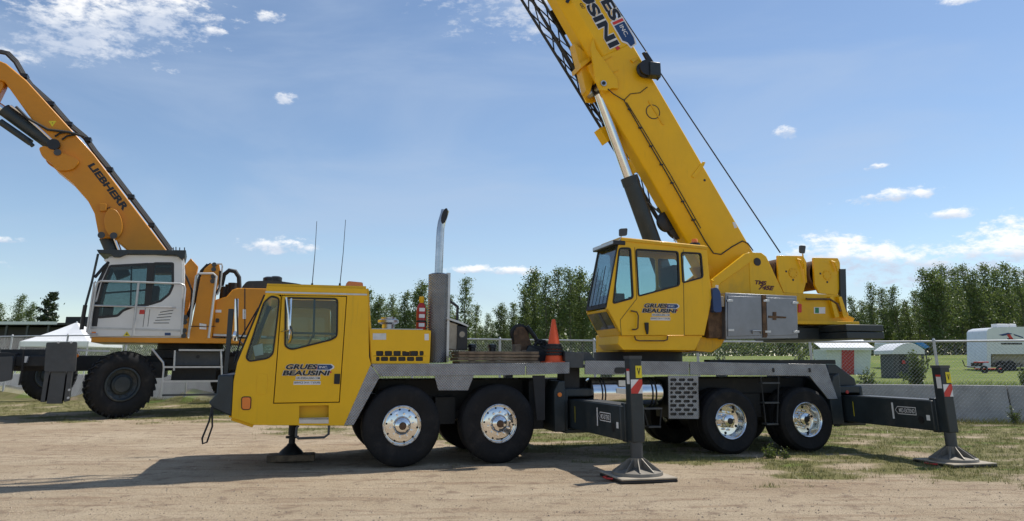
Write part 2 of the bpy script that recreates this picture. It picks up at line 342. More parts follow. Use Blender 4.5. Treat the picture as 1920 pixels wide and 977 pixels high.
def cover(x, y):                                       # how much of the soil is grown over
    t = beyond(x, y)
    if t > .1: return 1.0
    yb = np.interp(x, [b[0] for b in BND], [b[1] for b in BND])
    n = noise.fractal((x * .45, y * .8, 1.7), 1.0, 2.0, 4)
    c = sst(-1.2, 3.0, y - yb + n * 3.0) * .95 + .35 * sst(-2.5, 0, t)
    return max(0, min(1, c * (.75 + .9 * noise.noise((x * 1.1, y * 1.7, 9)))))
def axis(lo, hi, a, b, st):
    mid = list(np.arange(a, b + 1e-6, st)); out = mid[:]; x, d = b, st
    while x < hi: d *= 1.22; x += d; out.append(min(x, hi))
    x, d = a, st
    while x > lo: d *= 1.22; x -= d; out.insert(0, max(x, lo))
    return out
gx, gy = axis(-900, 900, -15, 14, .13), axis(-60, 1500, 7, 23, .11)
nx_, ny_ = len(gx), len(gy)
gv = [(x, y, gz(x, y)) for y in gy for x in gx]
me = bpy.data.meshes.new('ground')
me.from_pydata(gv, [], [(j * nx_ + i, j * nx_ + i + 1, (j + 1) * nx_ + i + 1, (j + 1) * nx_ + i) for j in range(ny_ - 1) for i in range(nx_ - 1)])
at = me.attributes.new('cover', 'FLOAT', 'POINT'); at.data.foreach_set('value', [cover(v[0], v[1]) for v in gv])
me.polygons.foreach_set('use_smooth', [True] * len(me.polygons))
m = bpy.data.materials.new('soil_and_turf'); m.use_nodes = True; t = m.node_tree; b = t.nodes['Principled BSDF']; b.inputs['Roughness'].default_value = .95; b.inputs['Specular IOR Level'].default_value = .15
tcn = N(t, 'ShaderNodeTexCoord'); P0 = tcn.outputs['Object']
def tn(scale, det=6, rough=.6, sc=(1, 1, 1)):
    mpn = N(t, 'ShaderNodeMapping'); mpn.inputs['Scale'].default_value = sc; L(t, P0, mpn.inputs[0])
    n = N(t, 'ShaderNodeTexNoise'); n.inputs['Scale'].default_value = scale; n.inputs['Detail'].default_value = det; n.inputs['Roughness'].default_value = rough; L(t, mpn.outputs[0], n.inputs['Vector']); return n.outputs['Fac']
big, mid, fine, strk = tn(.5), tn(3.2, 8), tn(38, 6, .75), tn(1.6, 8, .7, (.35, 2.6, 1))
soil = MIX(t, SMOOTH(t, big, .35, .65), (.44, .345, .235), (.52, .42, .295))
soil = MIX(t, MATH(t, 'MULTIPLY', SMOOTH(t, strk, .48, .66), .8), soil, (.31, .215, .14)); soil = MIX(t, MATH(t, 'MULTIPLY', SMOOTH(t, tn(.22, 5, .6, (.4, 1.3, 1)), .5, .62), .55), soil, (.36, .265, .175)); soil = MIX(t, MATH(t, 'MULTIPLY', SMOOTH(t, mid, .53, .68), .7), soil, (.24, .17, .12))
soil = MIX(t, MATH(t, 'MULTIPLY', SMOOTH(t, fine, .54, .66), .85), soil, (.15, .11, .08)); soil = MIX(t, MATH(t, 'MULTIPLY', SMOOTH(t, fine, .45, .30), .6), soil, (.60, .49, .39))
turf = MIX(t, SMOOTH(t, mid, .35, .65), (.145, .145, .045), (.24, .22, .09)); turf = MIX(t, MATH(t, 'MULTIPLY', SMOOTH(t, tn(1.1), .42, .62), .6), turf, (.27, .23, .11)); turf = MIX(t, MATH(t, 'MULTIPLY', SMOOTH(t, fine, .45, .65), .5), turf, (.05, .075, .018))
lawn = MIX(t, SMOOTH(t, tn(.35), .35, .65), (.125, .18, .04), (.205, .235, .07)); lawn = MIX(t, MATH(t, 'MULTIPLY', SMOOTH(t, mid, .45, .7), .5), lawn, (.20, .19, .075))
atn = N(t, 'ShaderNodeAttribute', attribute_name='cover'); cf = atn.outputs['Fac']
k = SMOOTH(t, MATH(t, 'ADD', cf, MATH(t, 'MULTIPLY', MATH(t, 'SUBTRACT', tn(7, 8, .7), .5), .9)), .30, .62)
sep = N(t, 'ShaderNodeSeparateXYZ'); L(t, P0, sep.inputs[0])
L(t, MIX(t, SMOOTH(t, cf, .97, .999), MIX(t, MATH(t, 'MULTIPLY', k, .92), soil, turf), lawn), b.inputs['Base Color'])
bmp = N(t, 'ShaderNodeBump'); bmp.inputs['Strength'].default_value = .7; bmp.inputs['Distance'].default_value = .07
L(t, MATH(t, 'ADD', MATH(t, 'ADD', fine, MATH(t, 'MULTIPLY', mid, 1.2)), MATH(t, 'MULTIPLY', strk, 1.2)), bmp.inputs['Height']); L(t, bmp.outputs[0], b.inputs['Normal'])
me.materials.append(m); struct(link('ground', me))

# ------------------------------------------------------------------ the truck crane
C = Frame(-1.64, 11.61, 0, 15.8)
crane = thing('truck_crane', 'yellow truck crane with raised telescopic boom standing on its outriggers', 'crane', (-1.64, 11.61, 0), 15.8)
NEAR = Vector((0, -1, 0)); WID = 2.5
def strip(mb, p, q, v0, v1, t):                        # plate between two profile points, spanning the width
    d = Vector((q[0] - p[0], 0, q[1] - p[1])).normalized(); n = Vector((d.z, 0, -d.x)) * t
    return mb.slab([(p[0], v0, p[1]), (q[0], v0, q[1]), (q[0], v1, q[1]), (p[0], v1, p[1])], n)
def window(fr, parent, px, v, r, name='window', g=GLS, rim=0.022, depth=0.03, width=None):
    o = rounded(fr.q(v, px), r); i = grow(o, -rim)
    gk = MB().prism(o, v - 0.012, v + depth, [i]).build('window_seal', BLK, parent)
    MB().prism(grow(o, -rim * 0.6), v + 0.008, v + 0.014).build(name, g, parent)
    return grow(o, -0.004)
def logo(fr, parent, v, a, b, c, small=True):
    """company lettering: a = lower left, b = lower right, c = upper left of the two-line block (pixels)"""
    A, B, T = fr.V(*a, v), fr.V(*b, v), fr.V(*c, v); x = B - A; y = T - A
    P = lambda s, t: A + x * s + y * t
    for s, m, lift in ((.075, STW, .006), (.04, STB, .012)):
        lettering('lettering', 'BEAUSINI', s, P(0, 0), P(.93, 0), P(0.02, .44), NEAR, m, parent, lift)
        lettering('lettering', 'GRUES', s, P(.03, .55), P(.66, .55), P(.06, 1.0), NEAR, m, parent, lift)
    e = MB(); pts = [P(.68, .52), P(.93, .52), P(.99, .66), P(1.0, .8), P(.95, .98), P(.69, .98)]
    n = NEAR * .005; MB().quad(*[p + n for p in pts]).build('emblem', STN, parent)
    MB().quad(*[p + NEAR * .004 for p in (P(.655, .48), P(.95, .47), P(1.03, .66), P(1.03, .84), P(.97, 1.03), P(.665, 1.03))]).build('emblem_border', STW, parent)
    MB().quad(*[p + NEAR * .006 for p in (P(.66, .52), P(.675, .52), P(.685, .98), P(.67, .98))]).build('emblem_bar', REDW, parent)
    MB().quad(*[p + NEAR * .006 for p in (P(.95, .2), P(.99, .24), P(.99, .36), P(.95, .38))]).build('emblem_leaf', REDW, parent)
    lettering('lettering', 'INC.', .015, P(.72, .65), P(.9, .65), P(.72, .85), NEAR, STW, parent, .008)
    if small:
        for k, (s, y0, y1, x0, x1) in enumerate((('GRUESBEAUSINI.COM', -.34, -.14, .28, .76), ('SERVICE 24 H / 7 JOURS', -.78, -.55, .25, .78))):
            MB().quad(*[p + NEAR * .004 for p in (P(x0 - .01, y0 - .05), P(x1 + .01, y0 - .05), P(x1 + .01, y1 + .05), P(x0 - .01, y1 + .05))]).build('sticker', STW, parent)
            lettering('lettering', s, .01, P(x0, y0), P(x1, y0), P(x0, y1), NEAR, STB, parent, .006)

# --- wheels
def wheel_proto(r, front):
    w = node('wheel', crane)
    def tyre(y, wd):
        g = [(.29, y + .03), (.40, y + .004), (.47, y), (r - .05, y + .012), (r - .018, y + .035), (r, y + .055)]
        k = 4
        for j in range(k):
            a = y + .055 + (wd - .11) * j / k; b = y + .055 + (wd - .11) * (j + 1) / k
            g += [(r, b - .016), (r - .016, b - .014), (r - .016, b - .003), (r, b)] if j < k - 1 else [(r, b)]
        g += [(r - .018, y + wd - .035), (r - .05, y + wd - .012), (.40, y + wd - .004), (.29, y + wd - .03)]
        return MB().lathe(g, (0, 0, 0), 'y', 64)
    if front:
        tyre(0, .43).build('tyre', TYR, w, sharp=50)
        MB().lathe([(.30, .06), (.292, .012), (.282, .004), (.272, .012), (.262, .05), (.24, .035), (.215, .028), (.135, .02), (.13, .0), (.122, -.03), (.10, -.055), (.055, -.065), (.05, -.05), (.045, -.05), (.04, -.062), (0.001, -.062)], (0, 0, 0), 'y', 48).build('rim', CHR, w, sharp=50)
        MB().lathe([(.05, -.066), (.05, -.085), (.03, -.09), (.001, -.09)], (0, 0, 0), 'y', 20).build('hub_plug', RST, w)
        nut = MB().cyl((0, .025, 0), (0, -.022, 0), .019, .014, 8).mesh('lug_nut'); nut.materials.append(CHR)
        hole = MB().cyl((0, .03, 0), (0, .024, 0), .015, None, 12).mesh('hand_hole'); hole.materials.append(BLK)
        for k in range(10):
            t = 2 * math.pi * (k + .3) / 10; o = link('lug_nut', nut, w); o.location = (.17 * math.cos(t), 0, .17 * math.sin(t))
            t += .31; o = link('hand_hole', hole, w); o.location = (.232 * math.cos(t), 0, .232 * math.sin(t))
    else:
        tyre(0, .27).build('tyre', TYR, w, sharp=50); tyre(.31, .27).build('tyre', TYR, w, sharp=50)
        MB().lathe([(.30, .05), (.292, .012), (.282, .004), (.270, .012), (.258, .05), (.245, .13), (.225, .165), (.11, .175), (.108, .09), (.098, .06), (.06, .045), (.001, .04)], (0, 0, 0), 'y', 48).build('rim', CHR, w, sharp=50)
        MB().lathe([(.05, .043), (.048, .03), (.001, .028)], (0, 0, 0), 'y', 16).build('hub_plug', STB, w)
        nut = MB().cyl((0, .175, 0), (0, .125, 0), .018, .014, 8).mesh('lug_nut'); nut.materials.append(CHR)
        hole = MB().cyl((0, .172, 0), (0, .163, 0), .023, None, 12).mesh('hand_hole'); hole.materials.append(BLK)
        for k in range(10):
            t = 2 * math.pi * (k + .3) / 10; o = link('lug_nut', nut, w); o.location = (.145 * math.cos(t), 0, .145 * math.sin(t))
            if k % 2 == 0: o = link('hand_hole', hole, w); o.location = (.198 * math.cos(t + .3), 0, .198 * math.sin(t + .3))
    return w
RF, RR = .578, .531
for r, front, us in ((RF, True, (0.013, 1.50)), (RR, False, (5.53, 7.03))):
    p = wheel_proto(r, front); first = True
    for u in us:
        for far in (0, 1):
            w = p if first else copy_tree(p, crane); first = False
            w.location = (u, WID if far else 0.0, r); w.rotation_euler = (0, 0.4 * u, math.pi if far else 0)

# --- carrier frame
fr_ = MB()
fr_.box(-.3, 8.2, .75, 1.02, .72, 1.22).box(-.3, 8.2, 1.48, 1.75, .72, 1.22).box(-2.2, -.3, .85, 1.65, .62, 1.0)
fr_.box(2.2, 7.4, .55, .75, .95, 1.22).box(2.1, 2.35, .4, 2.1, .45, 1.2)
fr_.build('chassis_frame', FRM, crane, .01)
for u, r in ((0.013, RF), (1.5, RF), (5.53, RR), (7.03, RR)): MB().cyl((u, .3, r), (u, 2.2, r), .11, None, 14).cyl((u, 1.0, r), (u, 1.5, r), .2, None, 16).build('axle', FRM, crane)
for u in (0.75, 6.28): MB().box(u - .5, u + .5, .62, .74, .62, .74).box(u - .16, u + .16, .5, .75, .55, .95).build('suspension', FRM, crane)
# tread plate deck with fascia, slanted fender and drop plate
dk = MB().box(-.48, 2.66, .02, 2.48, 1.43, 1.462)
dk.build('deck', TRD, crane)
Q = lambda pts, v=0.0: C.q(v, pts)
MB().prism(Q([(696, 683), (985, 681), (985, 703), (713, 706)]), 0, .03).build('deck_fascia', TRD, crane, .004)
MB().prism(Q([(987, 681), (1068, 679), (1068, 700), (987, 703)]), .004, .03).build('deck_fascia', TRD, crane, .004)
MB().prism(Q([(695, 684), (712, 706.5), (663, 797), (645, 798)]), -.004, .03).build('fender', TRD, crane, .004)
strip(MB(), Q([(697, 684)])[0], Q([(648, 798)])[0], .03, .55, -.03).build('mud_guard', BLK, crane)
MB().prism(Q([(815, 705), (889, 704), (878, 732), (822, 732)]), .01, .03).build('drop_plate', TRD, crane, .004)
MB().prism(Q([(1097, 676), (1292, 678), (1292, 703), (1097, 702)]), 0, .03).build('deck_fascia', TRD, crane, .004)
MB().prism(Q([(1294, 678), (1385, 680), (1548, 683), (1571, 748), (1553, 748), (1518, 705), (1294, 703)]), .003, .03).build('deck_fascia', TRD, crane, .004)
MB().box(2.95, 7.5, .03, 2.48, 1.40, 1.45).build('deck', TRD, crane)
d = Q([(1152, 689), (1172, 689), (1172, 700), (1152, 700)]); MB().prism(rounded(d, .05), -.008, .01).build('fascia_slot', STB, crane)
for x in (1448, 1516): d = Q([(x, 690), (x + 3, 690), (x + 4, 698), (x + 1, 698)]); MB().prism(d, -.012, 0).build('deck_latch', STB, crane)
for a, b in (((1000, 704), (1023, 788)), ((1560, 748), (1578, 800))):
    MB().prism(Q([a, (b[0], a[1]), b, (a[0] + 8, b[1])]), .03, .06).build('mud_flap', BLK, crane)
rail = MB().box(5.4, 8.0, .35, .55, 1.455, 1.53).box(5.3, 6.3, .3, .34, 1.455, 1.50); rail.build('deck_rail', FRM, crane, .006)

# --- carrier cab
cab_px = [(500, 536), (687, 541), (690, 556), (692, 669), (696, 684), (651, 798), (475, 797), (434, 783), (438, 714), (445, 680), (498, 552)]
cab_o = Q(cab_px); vent_px = [(509, 553), (525, 559), (522, 590), (513, 664), (503, 673), (467, 679), (460, 671), (494, 566)]
door_px = [(528, 553), (651, 555), (637, 755), (512, 757)]
dwin_px = [(540, 557), (634, 559), (633, 631), (622, 638), (546, 657), (533, 650), (534, 562)]
cab = node('carrier_cab', crane)
vh = rounded(Q(vent_px), .05); step_h = Q([(561, 761), (616, 760), (616, 794), (561, 794)])
MB().prism(cab_o, 0, .045, [vh, Q(door_px), step_h]).build('side_panel', YEL, cab, .006)
far_v = [(p[0], p[1]) for p in vh]; dwin = rounded(Q(dwin_px), .06)
MB().prism(cab_o, 2.39, 2.435, [far_v, dwin]).build('side_panel', YEL, cab, .006)
MB().prism(far_v, 2.405, 2.411).build('window', GLS, cab); MB().prism(dwin, 2.405, 2.411).build('window', GLS, cab)
hull = MB(); o = cab_o
strip(hull, o[1], o[0], .045, 2.39, .04)                # roof
strip(hull, o[4], o[1], .045, 2.39, .04)                # rear wall
strip(hull, o[8], o[7], .045, 2.39, .04); strip(hull, o[7], o[6], .045, 2.39, .04)
hull.build('cab_shell', YEL, cab, .008)
fl = MB(); strip(fl, (o[6][0], o[6][1] + .02), (o[5][0], o[5][1] + .02), .045, 2.39, -.05); fl.build('cab_floor', BLK, cab)
ws = MB(); strip(ws, (o[9][0] - .015, o[9][1]), (o[10][0] - .015, o[10][1]), .06, 2.37, -.012); ws.build('windscreen', GLD, cab)
wf = MB()
for v0, v1 in ((.03, .09), (2.34, 2.40)): strip(wf, (o[9][0] - .04, o[9][1] - .03), (o[10][0] - .03, o[10][1]), v0, v1, .05)
wf.tube([(o[9][0] - .06, .3, o[9][1]), (o[9][0] - .02, .5, o[9][1] + .35), (o[10][0] - .12, .7, o[10][1] - .15)], .012, 6)
wf.build('windscreen_frame', BLK, cab)
window(C, cab, vent_px, 0.0, .05)
dd = grow(Q(door_px), -.012); door = MB().prism(dd, -.006, .035, [dwin]).build('door', YEL, cab, .006)
MB().prism(grow(Q(door_px), .03), .047, .055, [grow(dwin, .05)]).build('door_seal', BLK, cab)
window(C, cab, dwin_px, -.006, .06, depth=.04)
sb = C.V(597, 560, .0); MB().prism(Q([(588, 559), (592, 559), (590, 634), (586, 634)]), .012, .03).build('window_bar', BLK, cab)
MB().prism(Q([(546, 622), (632, 624), (632, 628), (546, 626)]), .016, .028).build('window_bar', BLK, cab)
d = Q([(627, 701), (638, 701), (637, 720), (626, 720)]); MB().prism(d, -.02, 0).build('door_handle', BLK, cab, .004)
MB().prism(Q([(561, 761), (616, 760), (616, 794), (561, 794)]), .09, .1).build('step_recess', YELD, cab)
rc_ = MB(); a = Q([(561, 761), (616, 760), (616, 784), (561, 784)])
strip(rc_, a[3], a[2], -.004, .1, .02); rc_.build('step', TRD, cab); MB().prism(Q([(561, 784), (616, 783), (616, 794), (561, 794)]), -.004, .012).build('step', STL, cab)
mk = rounded(Q([(454, 745), (470, 745), (469, 767), (454, 767)]), .03); MB().prism(grow(mk, .012), -.008, 0).build('marker_bezel', BLK, cab); MB().prism(mk, -.022, -.006).build('marker_light', AMB, cab, .006)
d = rounded(Q([(482, 701), (502, 701), (500, 739), (481, 739)]), .03); MB().prism(d, -.006, 0).build('access_panel', YEL, cab, .003)
MB().prism(Q([(498, 546), (688, 551), (688, 554), (497, 549)]), -.008, 0).build('trim_strip', STL, cab)
p = C.V(664, 540, .4); bc = node('beacon', crane, p); MB().box(-.13, .13, -.07, .07, -.03, .0).build('beacon_base', BLK, bc); MB().prism([(-.14, 0), (.14, 0), (.125, .085), (-.1, .1), (-.13, .06)], -.07, .07).build('beacon_lens', AMB, bc, .015)
for a, b in (((585, 537), (594, 415)), ((637, 537), (648, 412))):
    p0, p1 = C.V(*a, .5), C.V(*b, .5); MB().cyl(p0 - Vector((0, 0, .03)), p0 + Vector((0, 0, .05)), .022, .015, 10).tube([p0, p0.lerp(p1, .5) + Vector((.008, 0, 0)), p1], [.007, .005, .004], 6).build('antenna', BLK, cab)
# mirrors
m1 = node('mirror', crane); P = lambda x, y, v: C.V(x, y, v)
MB().tube([P(535, 560, -.02), P(537, 558, -.16), P(541, 590, -.2), P(541, 618, -.2)], .012, 8).tube([P(547, 560, -.02), P(546, 560, -.15), P(544, 600, -.21), P(543, 618, -.21)], .014, 8).tube([P(527, 622, -.02), P(534, 620, -.12), P(542, 618, -.2)], .01, 8).build('mirror_arm', CHR, m1)
c = P(543, 627, -.23); MB().lathe([(.001, .05), (.05, .045), (.10, .025), (.125, 0), (.12, -.01), (.001, -.012)], (0, 0, 0), 'x', 24).build('mirror_head', CHR, m1).location = c
# interior
it = MB().box(-2.15, -1.55, .2, 2.3, .75, 1.62).box(-1.15, -.7, .3, .95, .7, 1.25).box(-.8, -.66, .3, .95, 1.2, 2.0).box(-1.15, -.7, 1.5, 2.15, .7, 1.25).box(-.8, -.66, 1.5, 2.15, 1.2, 2.0)
it.tube([(-1.42 + .08 * math.cos(t), .6 + .2 * math.sin(t), 1.72 + .18 * math.cos(t)) for t in [k * math.pi / 8 for k in range(16)]], .015, 6, True)
it.build('seats_and_dashboard', BLK, cab, .02)
MB().prism(Q([(474, 649), (492, 644), (494, 665), (478, 668)], .12), .12, .125).build('paper_sheet', STW, cab)
logo(C, cab, -.006, (530, 704), (622, 704), (533, 683))
# bumper
bp = MB(); bq = Q([(409, 703), (438, 703), (434, 781), (399, 766), (391, 755), (406, 738)]); bp.prism(bq, .0, 2.43); bp.build('front_bumper', DGR, crane, .02)
MB().prism(Q([(418, 701), (427, 578), (437, 578), (426, 701)]), .12, .2).build('bumper_post', DGR, crane, .006)
MB().tube([P(398, 762, -.02), P(392, 790, -.05), P(379, 822, -.06), P(380, 832, -.06), P(388, 829, -.05), P(398, 800, -.03), P(398, 764, -.02)], .014, 6).build('tow_strap', BLK, crane)
MB().prism(Q([(440, 560), (447, 560), (446, 640), (439, 640)], 2.7), 2.7, 2.74).build('far_mirror', CHR, crane, .01)
a = C.V(446, 636, 2.6); MB().tube([(o[9][0], 2.4, 1.7), a, C.V(444, 560, 2.68)], .015, 6).build('far_mirror_arm', BLK, crane)
c = C.V(440, 630, .3); MB().lathe([(.001, -.03), (.06, -.02), (.075, 0), (.07, .02), (.001, .03)], (0, 0, 0), 'x', 18).build('convex_mirror', CHR, crane).location = c
MB().tube([P(560, 798, .02), P(556, 802, .02), P(555, 818, .02), P(559, 822, .02), P(608, 820, .02), P(616, 814, .02), P(617, 797, .02)], .018, 8).build('step_loop', MGR, crane)
fj = node('front_jack', crane, (-1.54, 1.3, 0))
MB().cyl((0, 0, .38), (0, 0, .75), .065, None, 16).cyl((0, 0, .2), (0, 0, .4), .05, None, 16).cyl((0, 0, .33), (0, 0, .36), .1, None, 16).build('jack_rod', FRM, fj)
MB().lathe([(.06, .25), (.08, .22), (.17, .14), (.19, .10), (.001, .10)], (0, 0, 0), 'z', 20).build('jack_foot', FRM, fj)

# --- engine cover and deck equipment that is bolted on
ev = .03; eo = Q([(693, 617), (808, 620), (805, 682), (697, 682)], ev)
slots = []
for k in range(6):
    x0 = 705 + k * 16.3
    slots.append(rounded(Q([(x0, 658), (x0 + (14 if k < 5 else 8), 658), (x0 + (14 if k < 5 else 8), 666.5), (x0, 666.5)], ev), .015, 2))
    x1 = 705 + (0 if k == 0 else 9 + (k - 1) * 16.3); w_ = 7 if k == 0 else 14
    slots.append(rounded(Q([(x1, 669), (x1 + w_, 669), (x1 + w_, 677), (x1, 677)], ev), .015, 2))
eng = node('engine_cover', crane)
el, er = Q([(696.4, 667.8), (806, 667.8)], ev)
MB().prism([eo[0], eo[1], er, el], ev, ev + .03, slots[0::2]).build('vent_panel', YEL, eng)
MB().prism([el, er, eo[2], eo[3]], ev, ev + .03, slots[1::2]).build('vent_panel', YEL, eng)
MB().box(eo[0][0], eo[2][0] - .02, ev + .15, 2.4, 1.465, eo[0][1] - .01).build('cover_body', YELD, eng, .01)
MB().box(eo[0][0], eo[2][0] - .01, ev + .03, .2, eo[0][1] - .02, eo[0][1] + .0).build('cover_edge', YELD, eng)
MB().box(eo[0][0] + .02, eo[2][0] - .05, ev + .032, ev + .1, 1.47, 1.95).build('radiator_core', STB, eng)
MB().box(eo[0][0] + .05, eo[2][0] - .08, .25, 1.6, eo[0][1] - .01, eo[0][1] + .02).build('cover_lid', STL, eng)
MB().prism(Q([(699, 625), (724, 625), (724, 637), (699, 637)], ev), ev - .003, ev).build('sticker', STL, eng); MB().prism(Q([(796, 626), (804, 626), (804, 638), (796, 638)], ev), ev - .003, ev).build('sticker', STW, eng)
p = C.V(728, 611, .8); MB().lathe([(.1, -.1), (.1, .02), (.13, .03), (.17, .05), (.17, .09), (.12, .11), (.12, .13), (.001, .14)], p, 'z', 24).build('air_cleaner', STL, crane)
ex = node('exhaust_stack', crane, C.V(818, 680, .55)); z0 = ex.location.z; top = C.V(818, 515, .55).z - z0
MB().lathe([(.165, .0), (.165, top), (.12, top + .02), (.09, top + .02)], (0, 0, 0), 'z', 28).build('heat_shield', TRX, ex)
MB().box(.13, .19, -.06, .06, .1, top + .03).build('shield_bracket', STL, ex)
pt = C.V(822, 430, .55).z - z0; tz = C.V(831, 385, .55).z - z0
MB().tube([(0, 0, top - .1), (.01, 0, pt - .15), (.015, 0, pt), (.03, 0, pt + .12), (.07, 0, pt + .26), (.085, 0, pt + .33)], [.068, .068, .066, .066, .068, .07], 20).build('exhaust_pipe', mat('worn_chrome', (.5, .5, .5), .12, 1.0, .15, 9), ex)
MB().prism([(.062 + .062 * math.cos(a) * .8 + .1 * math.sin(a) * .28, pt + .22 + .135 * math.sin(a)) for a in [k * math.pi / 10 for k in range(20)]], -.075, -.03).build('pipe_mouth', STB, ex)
cbx = node('control_cabinet', crane); MB().prism(Q([(838, 602), (858, 608), (856, 656), (838, 654)], .5), .5, 1.2).build('cabinet_body', CRM, cbx, .01)
MB().prism(Q([(857, 610), (876, 613), (876, 656), (856, 656)], .5), .48, 1.1).build('control_panel', STB, cbx, .01)
c = C.V(866, 627, .48); MB().cyl(c, c + NEAR * .02, .06, None, 20).build('gauge', MGR, cbx); MB().cyl(c + NEAR * .02, c + NEAR * .024, .045, None, 20).build('gauge_face', CRM, cbx)
MB().prism(Q([(836, 598), (860, 606), (878, 613), (878, 610), (860, 602), (836, 594)], .48), .46, 1.2).build('cabinet_lid', STL, cbx)
MB().tube([P(837, 560, .8), P(858, 575, .8), P(857, 606, .8)], .025, 6).build('guard_rail', DGR, crane)
for x in (885, 923): p = C.V(x, 655, .9); MB().lathe([(.06, -.2), (.06, .02), (.075, .03), (.07, .08), (.001, .09)], p, 'z', 16).build('filler_cap', STB, crane)
MB().prism(Q([(1061, 659), (1096, 661), (1096, 690), (1061, 690)]), .03, .5).build('beam_socket', MGR, crane, .01)
MB().prism(Q([(1097, 660), (1113, 660), (1126, 676), (1097, 676)]), .2, .26).build('gusset_plate', MGR, crane, .004)
MB().prism(Q([(1068, 690), (1097, 690), (1097, 735), (1068, 735)]), .25, .6).build('socket_support', FRM, crane)

# --- outriggers
def outrigger(u0, far, rear):
    s = -1 if not far else 1; base = 0.0 if not far else WID; V = lambda d: base + s * d
    o = node('outrigger', crane)
    def bx(ua, ub, d0, d1, za, zb): a, b = sorted((V(d0), V(d1))); return MB().box(ua, ub, a, b, za, zb)
    bm = bx(u0 - .18, u0 + .18, -.3, 1.86, .475, .915).build('beam', DGR, o, .012)
    bx(u0 - .16, u0 + .16, .2, 1.8, .913, .925).build('beam_top_plate', MGR, o)
    hz = MB(); yc = V(1.95)
    hz.box(u0 - .088, u0 + .088, yc - .088, yc + .088, .46, 1.43 if rear else 1.56).build('jack_housing', DGR, o, .012)
    bx(u0 - .12, u0 + .12, 1.76, 1.87, .45, .95).build('housing_collar', DGR, o, .01)
    MB().cyl((u0, yc, .12), (u0, yc, .5), .082, None, 20).build('jack_rod', MGR, o)
    z = .065
    fm = MB().lathe([(.095, z + .2), (.095, z + .09), (.14, z + .07), (.33, z + .035), (.335, z), (.001, z)], (u0, yc, 0), 'z', 28)
    for k in range(10):
        t = 2 * math.pi * k / 10; e = Vector((math.cos(t), math.sin(t), 0)); n = Vector((-e.y, e.x, 0)) * .012; c = Vector((u0, yc, 0))
        fm.slab([c + e * .09 + Vector((0, 0, z + .03)) - n / 2, c + e * .31 + Vector((0, 0, z + .03)) - n / 2, c + e * .31 + Vector((0, 0, z + .05)) - n / 2, c + e * .09 + Vector((0, 0, z + .2)) - n / 2], n)
    fm.build('jack_float', FLT, o, label='bare metal round foot with ribs')
    MB().box(u0 - .095, u0 + .095, yc - .095, yc + .095, 1.40 if rear else 1.53, 1.44 if rear else 1.57).build('housing_cap', MGR, o)
    if not far:
        # markings face the front of the crane (towards the camera side) and the outside
        n = Vector((-1, 0, 0)); U_ = lambda x, y, uu=u0 - .18: C.U(x, y, uu)
        f = (lambda v, z: Vector((u0 - .182, v, z)))
        zb = .70
        MB().quad(f(-1.03, zb - .1), f(-1.07, zb - .1), f(-1.07, zb + .15), f(-1.03, zb + .15)).build('extend_mark', STW, o)
        for (m, k, lf) in ((STW, 0, .0), (STB, .012, .001)):
            MB().quad(*[Vector((u0 - .183 - lf, v, zz)) for v, zz in ((-1.10 - k, zb + .04), (-1.16, zb - .02 + k), (-1.54 + k, zb - .02 + k), (-1.54 + k, zb + .10 - k), (-1.16, zb + .10 - k))]).build('arrow_plate', m, o)
        lettering('lettering', 'MID-EXTEND', .015, (u0 - .185, -1.19, zb + .008), (u0 - .185, -1.515, zb + .008), (u0 - .185, -1.19, zb + .072), n, STW, o, .002)
        MB().cyl((u0 - .178, -1.62, .62), (u0 - .184, -1.62, .62), .06, None, 20).build('beam_hole', STB, o)
        MB().quad(f(-1.73, .62), f(-1.80, .62), f(-1.80, .70), f(-1.73, .70)).build('sticker', STW, o)
        MB().quad(f(-.12, .58), f(-.135, .58), f(-.135, .82), f(-.12, .82)).build('reflector', STY, o)
        zt = 1.40 if rear else 1.50
        for uu, vv, nx in ((u0 - .091, None, 1), (None, yc - .091, 2)):
            w = .084
            pt = (lambda a, zz: Vector((uu, yc + a * -w, zz))) if nx == 1 else (lambda a, zz: Vector((u0 + a * w, vv, zz)))
            k = Vector((-.002, 0, 0)) if nx == 1 else Vector((0, -.002, 0))
            if nx == 1: MB().quad(*[x + k for x in (pt(-.2, zt - .3), pt(.9, zt - .3), pt(.9, zt - .1), pt(-.2, zt - .1))]).build('sticker', STW, o); MB().quad(*[x + k * 2 for x in (pt(-.2, zt - .13), pt(.9, zt - .13), pt(.9, zt - .1), pt(-.2, zt - .1))]).build('sticker_band', REDW, o); continue
            MB().quad(pt(-1, zt - .42), pt(1, zt - .42), pt(1, zt - .24), pt(-1, zt - .24)).build('reflective_sticker', STW, o)
            MB().quad(*[x + k for x in (pt(-1, zt - .42), pt(.2, zt - .42), pt(1, zt - .31), pt(1, zt - .24), pt(.4, zt - .24), pt(-1, zt - .36))]).build('reflective_stripe', REDW, o)
            MB().quad(*[x + k for x in (pt(-.1, zt - .22), pt(1, zt - .22), pt(1, zt - .06), pt(-.1, zt - .06))]).build('warning_sticker', STY, o)
            b0 = pt(.15, zt - .18) + k; lettering('lettering', 'V', .03, b0, pt(.75, zt - .18) + k, pt(.15, zt - .09) + k, k, STB, o, .002)
    bx(u0 - .27, u0 - .2, -.9, -.12, .43, 1.06).build('beam_box', DGR, o, .02); bx(u0 + .2, u0 + .27, -.9, -.12, .43, 1.06).build('beam_box', DGR, o, .02)
    bx(u0 - .27, u0 + .27, -.9, -.13, .95, 1.08).build('beam_box', DGR, o, .02); bx(u0 - .27, u0 + .27, -.9, -.13, .40, .46).build('beam_box', DGR, o, .02)
    return o
U_F, U_R = 2.875, 8.06
for far in (False, True): outrigger(U_F, far, False); outrigger(U_R, far, True)
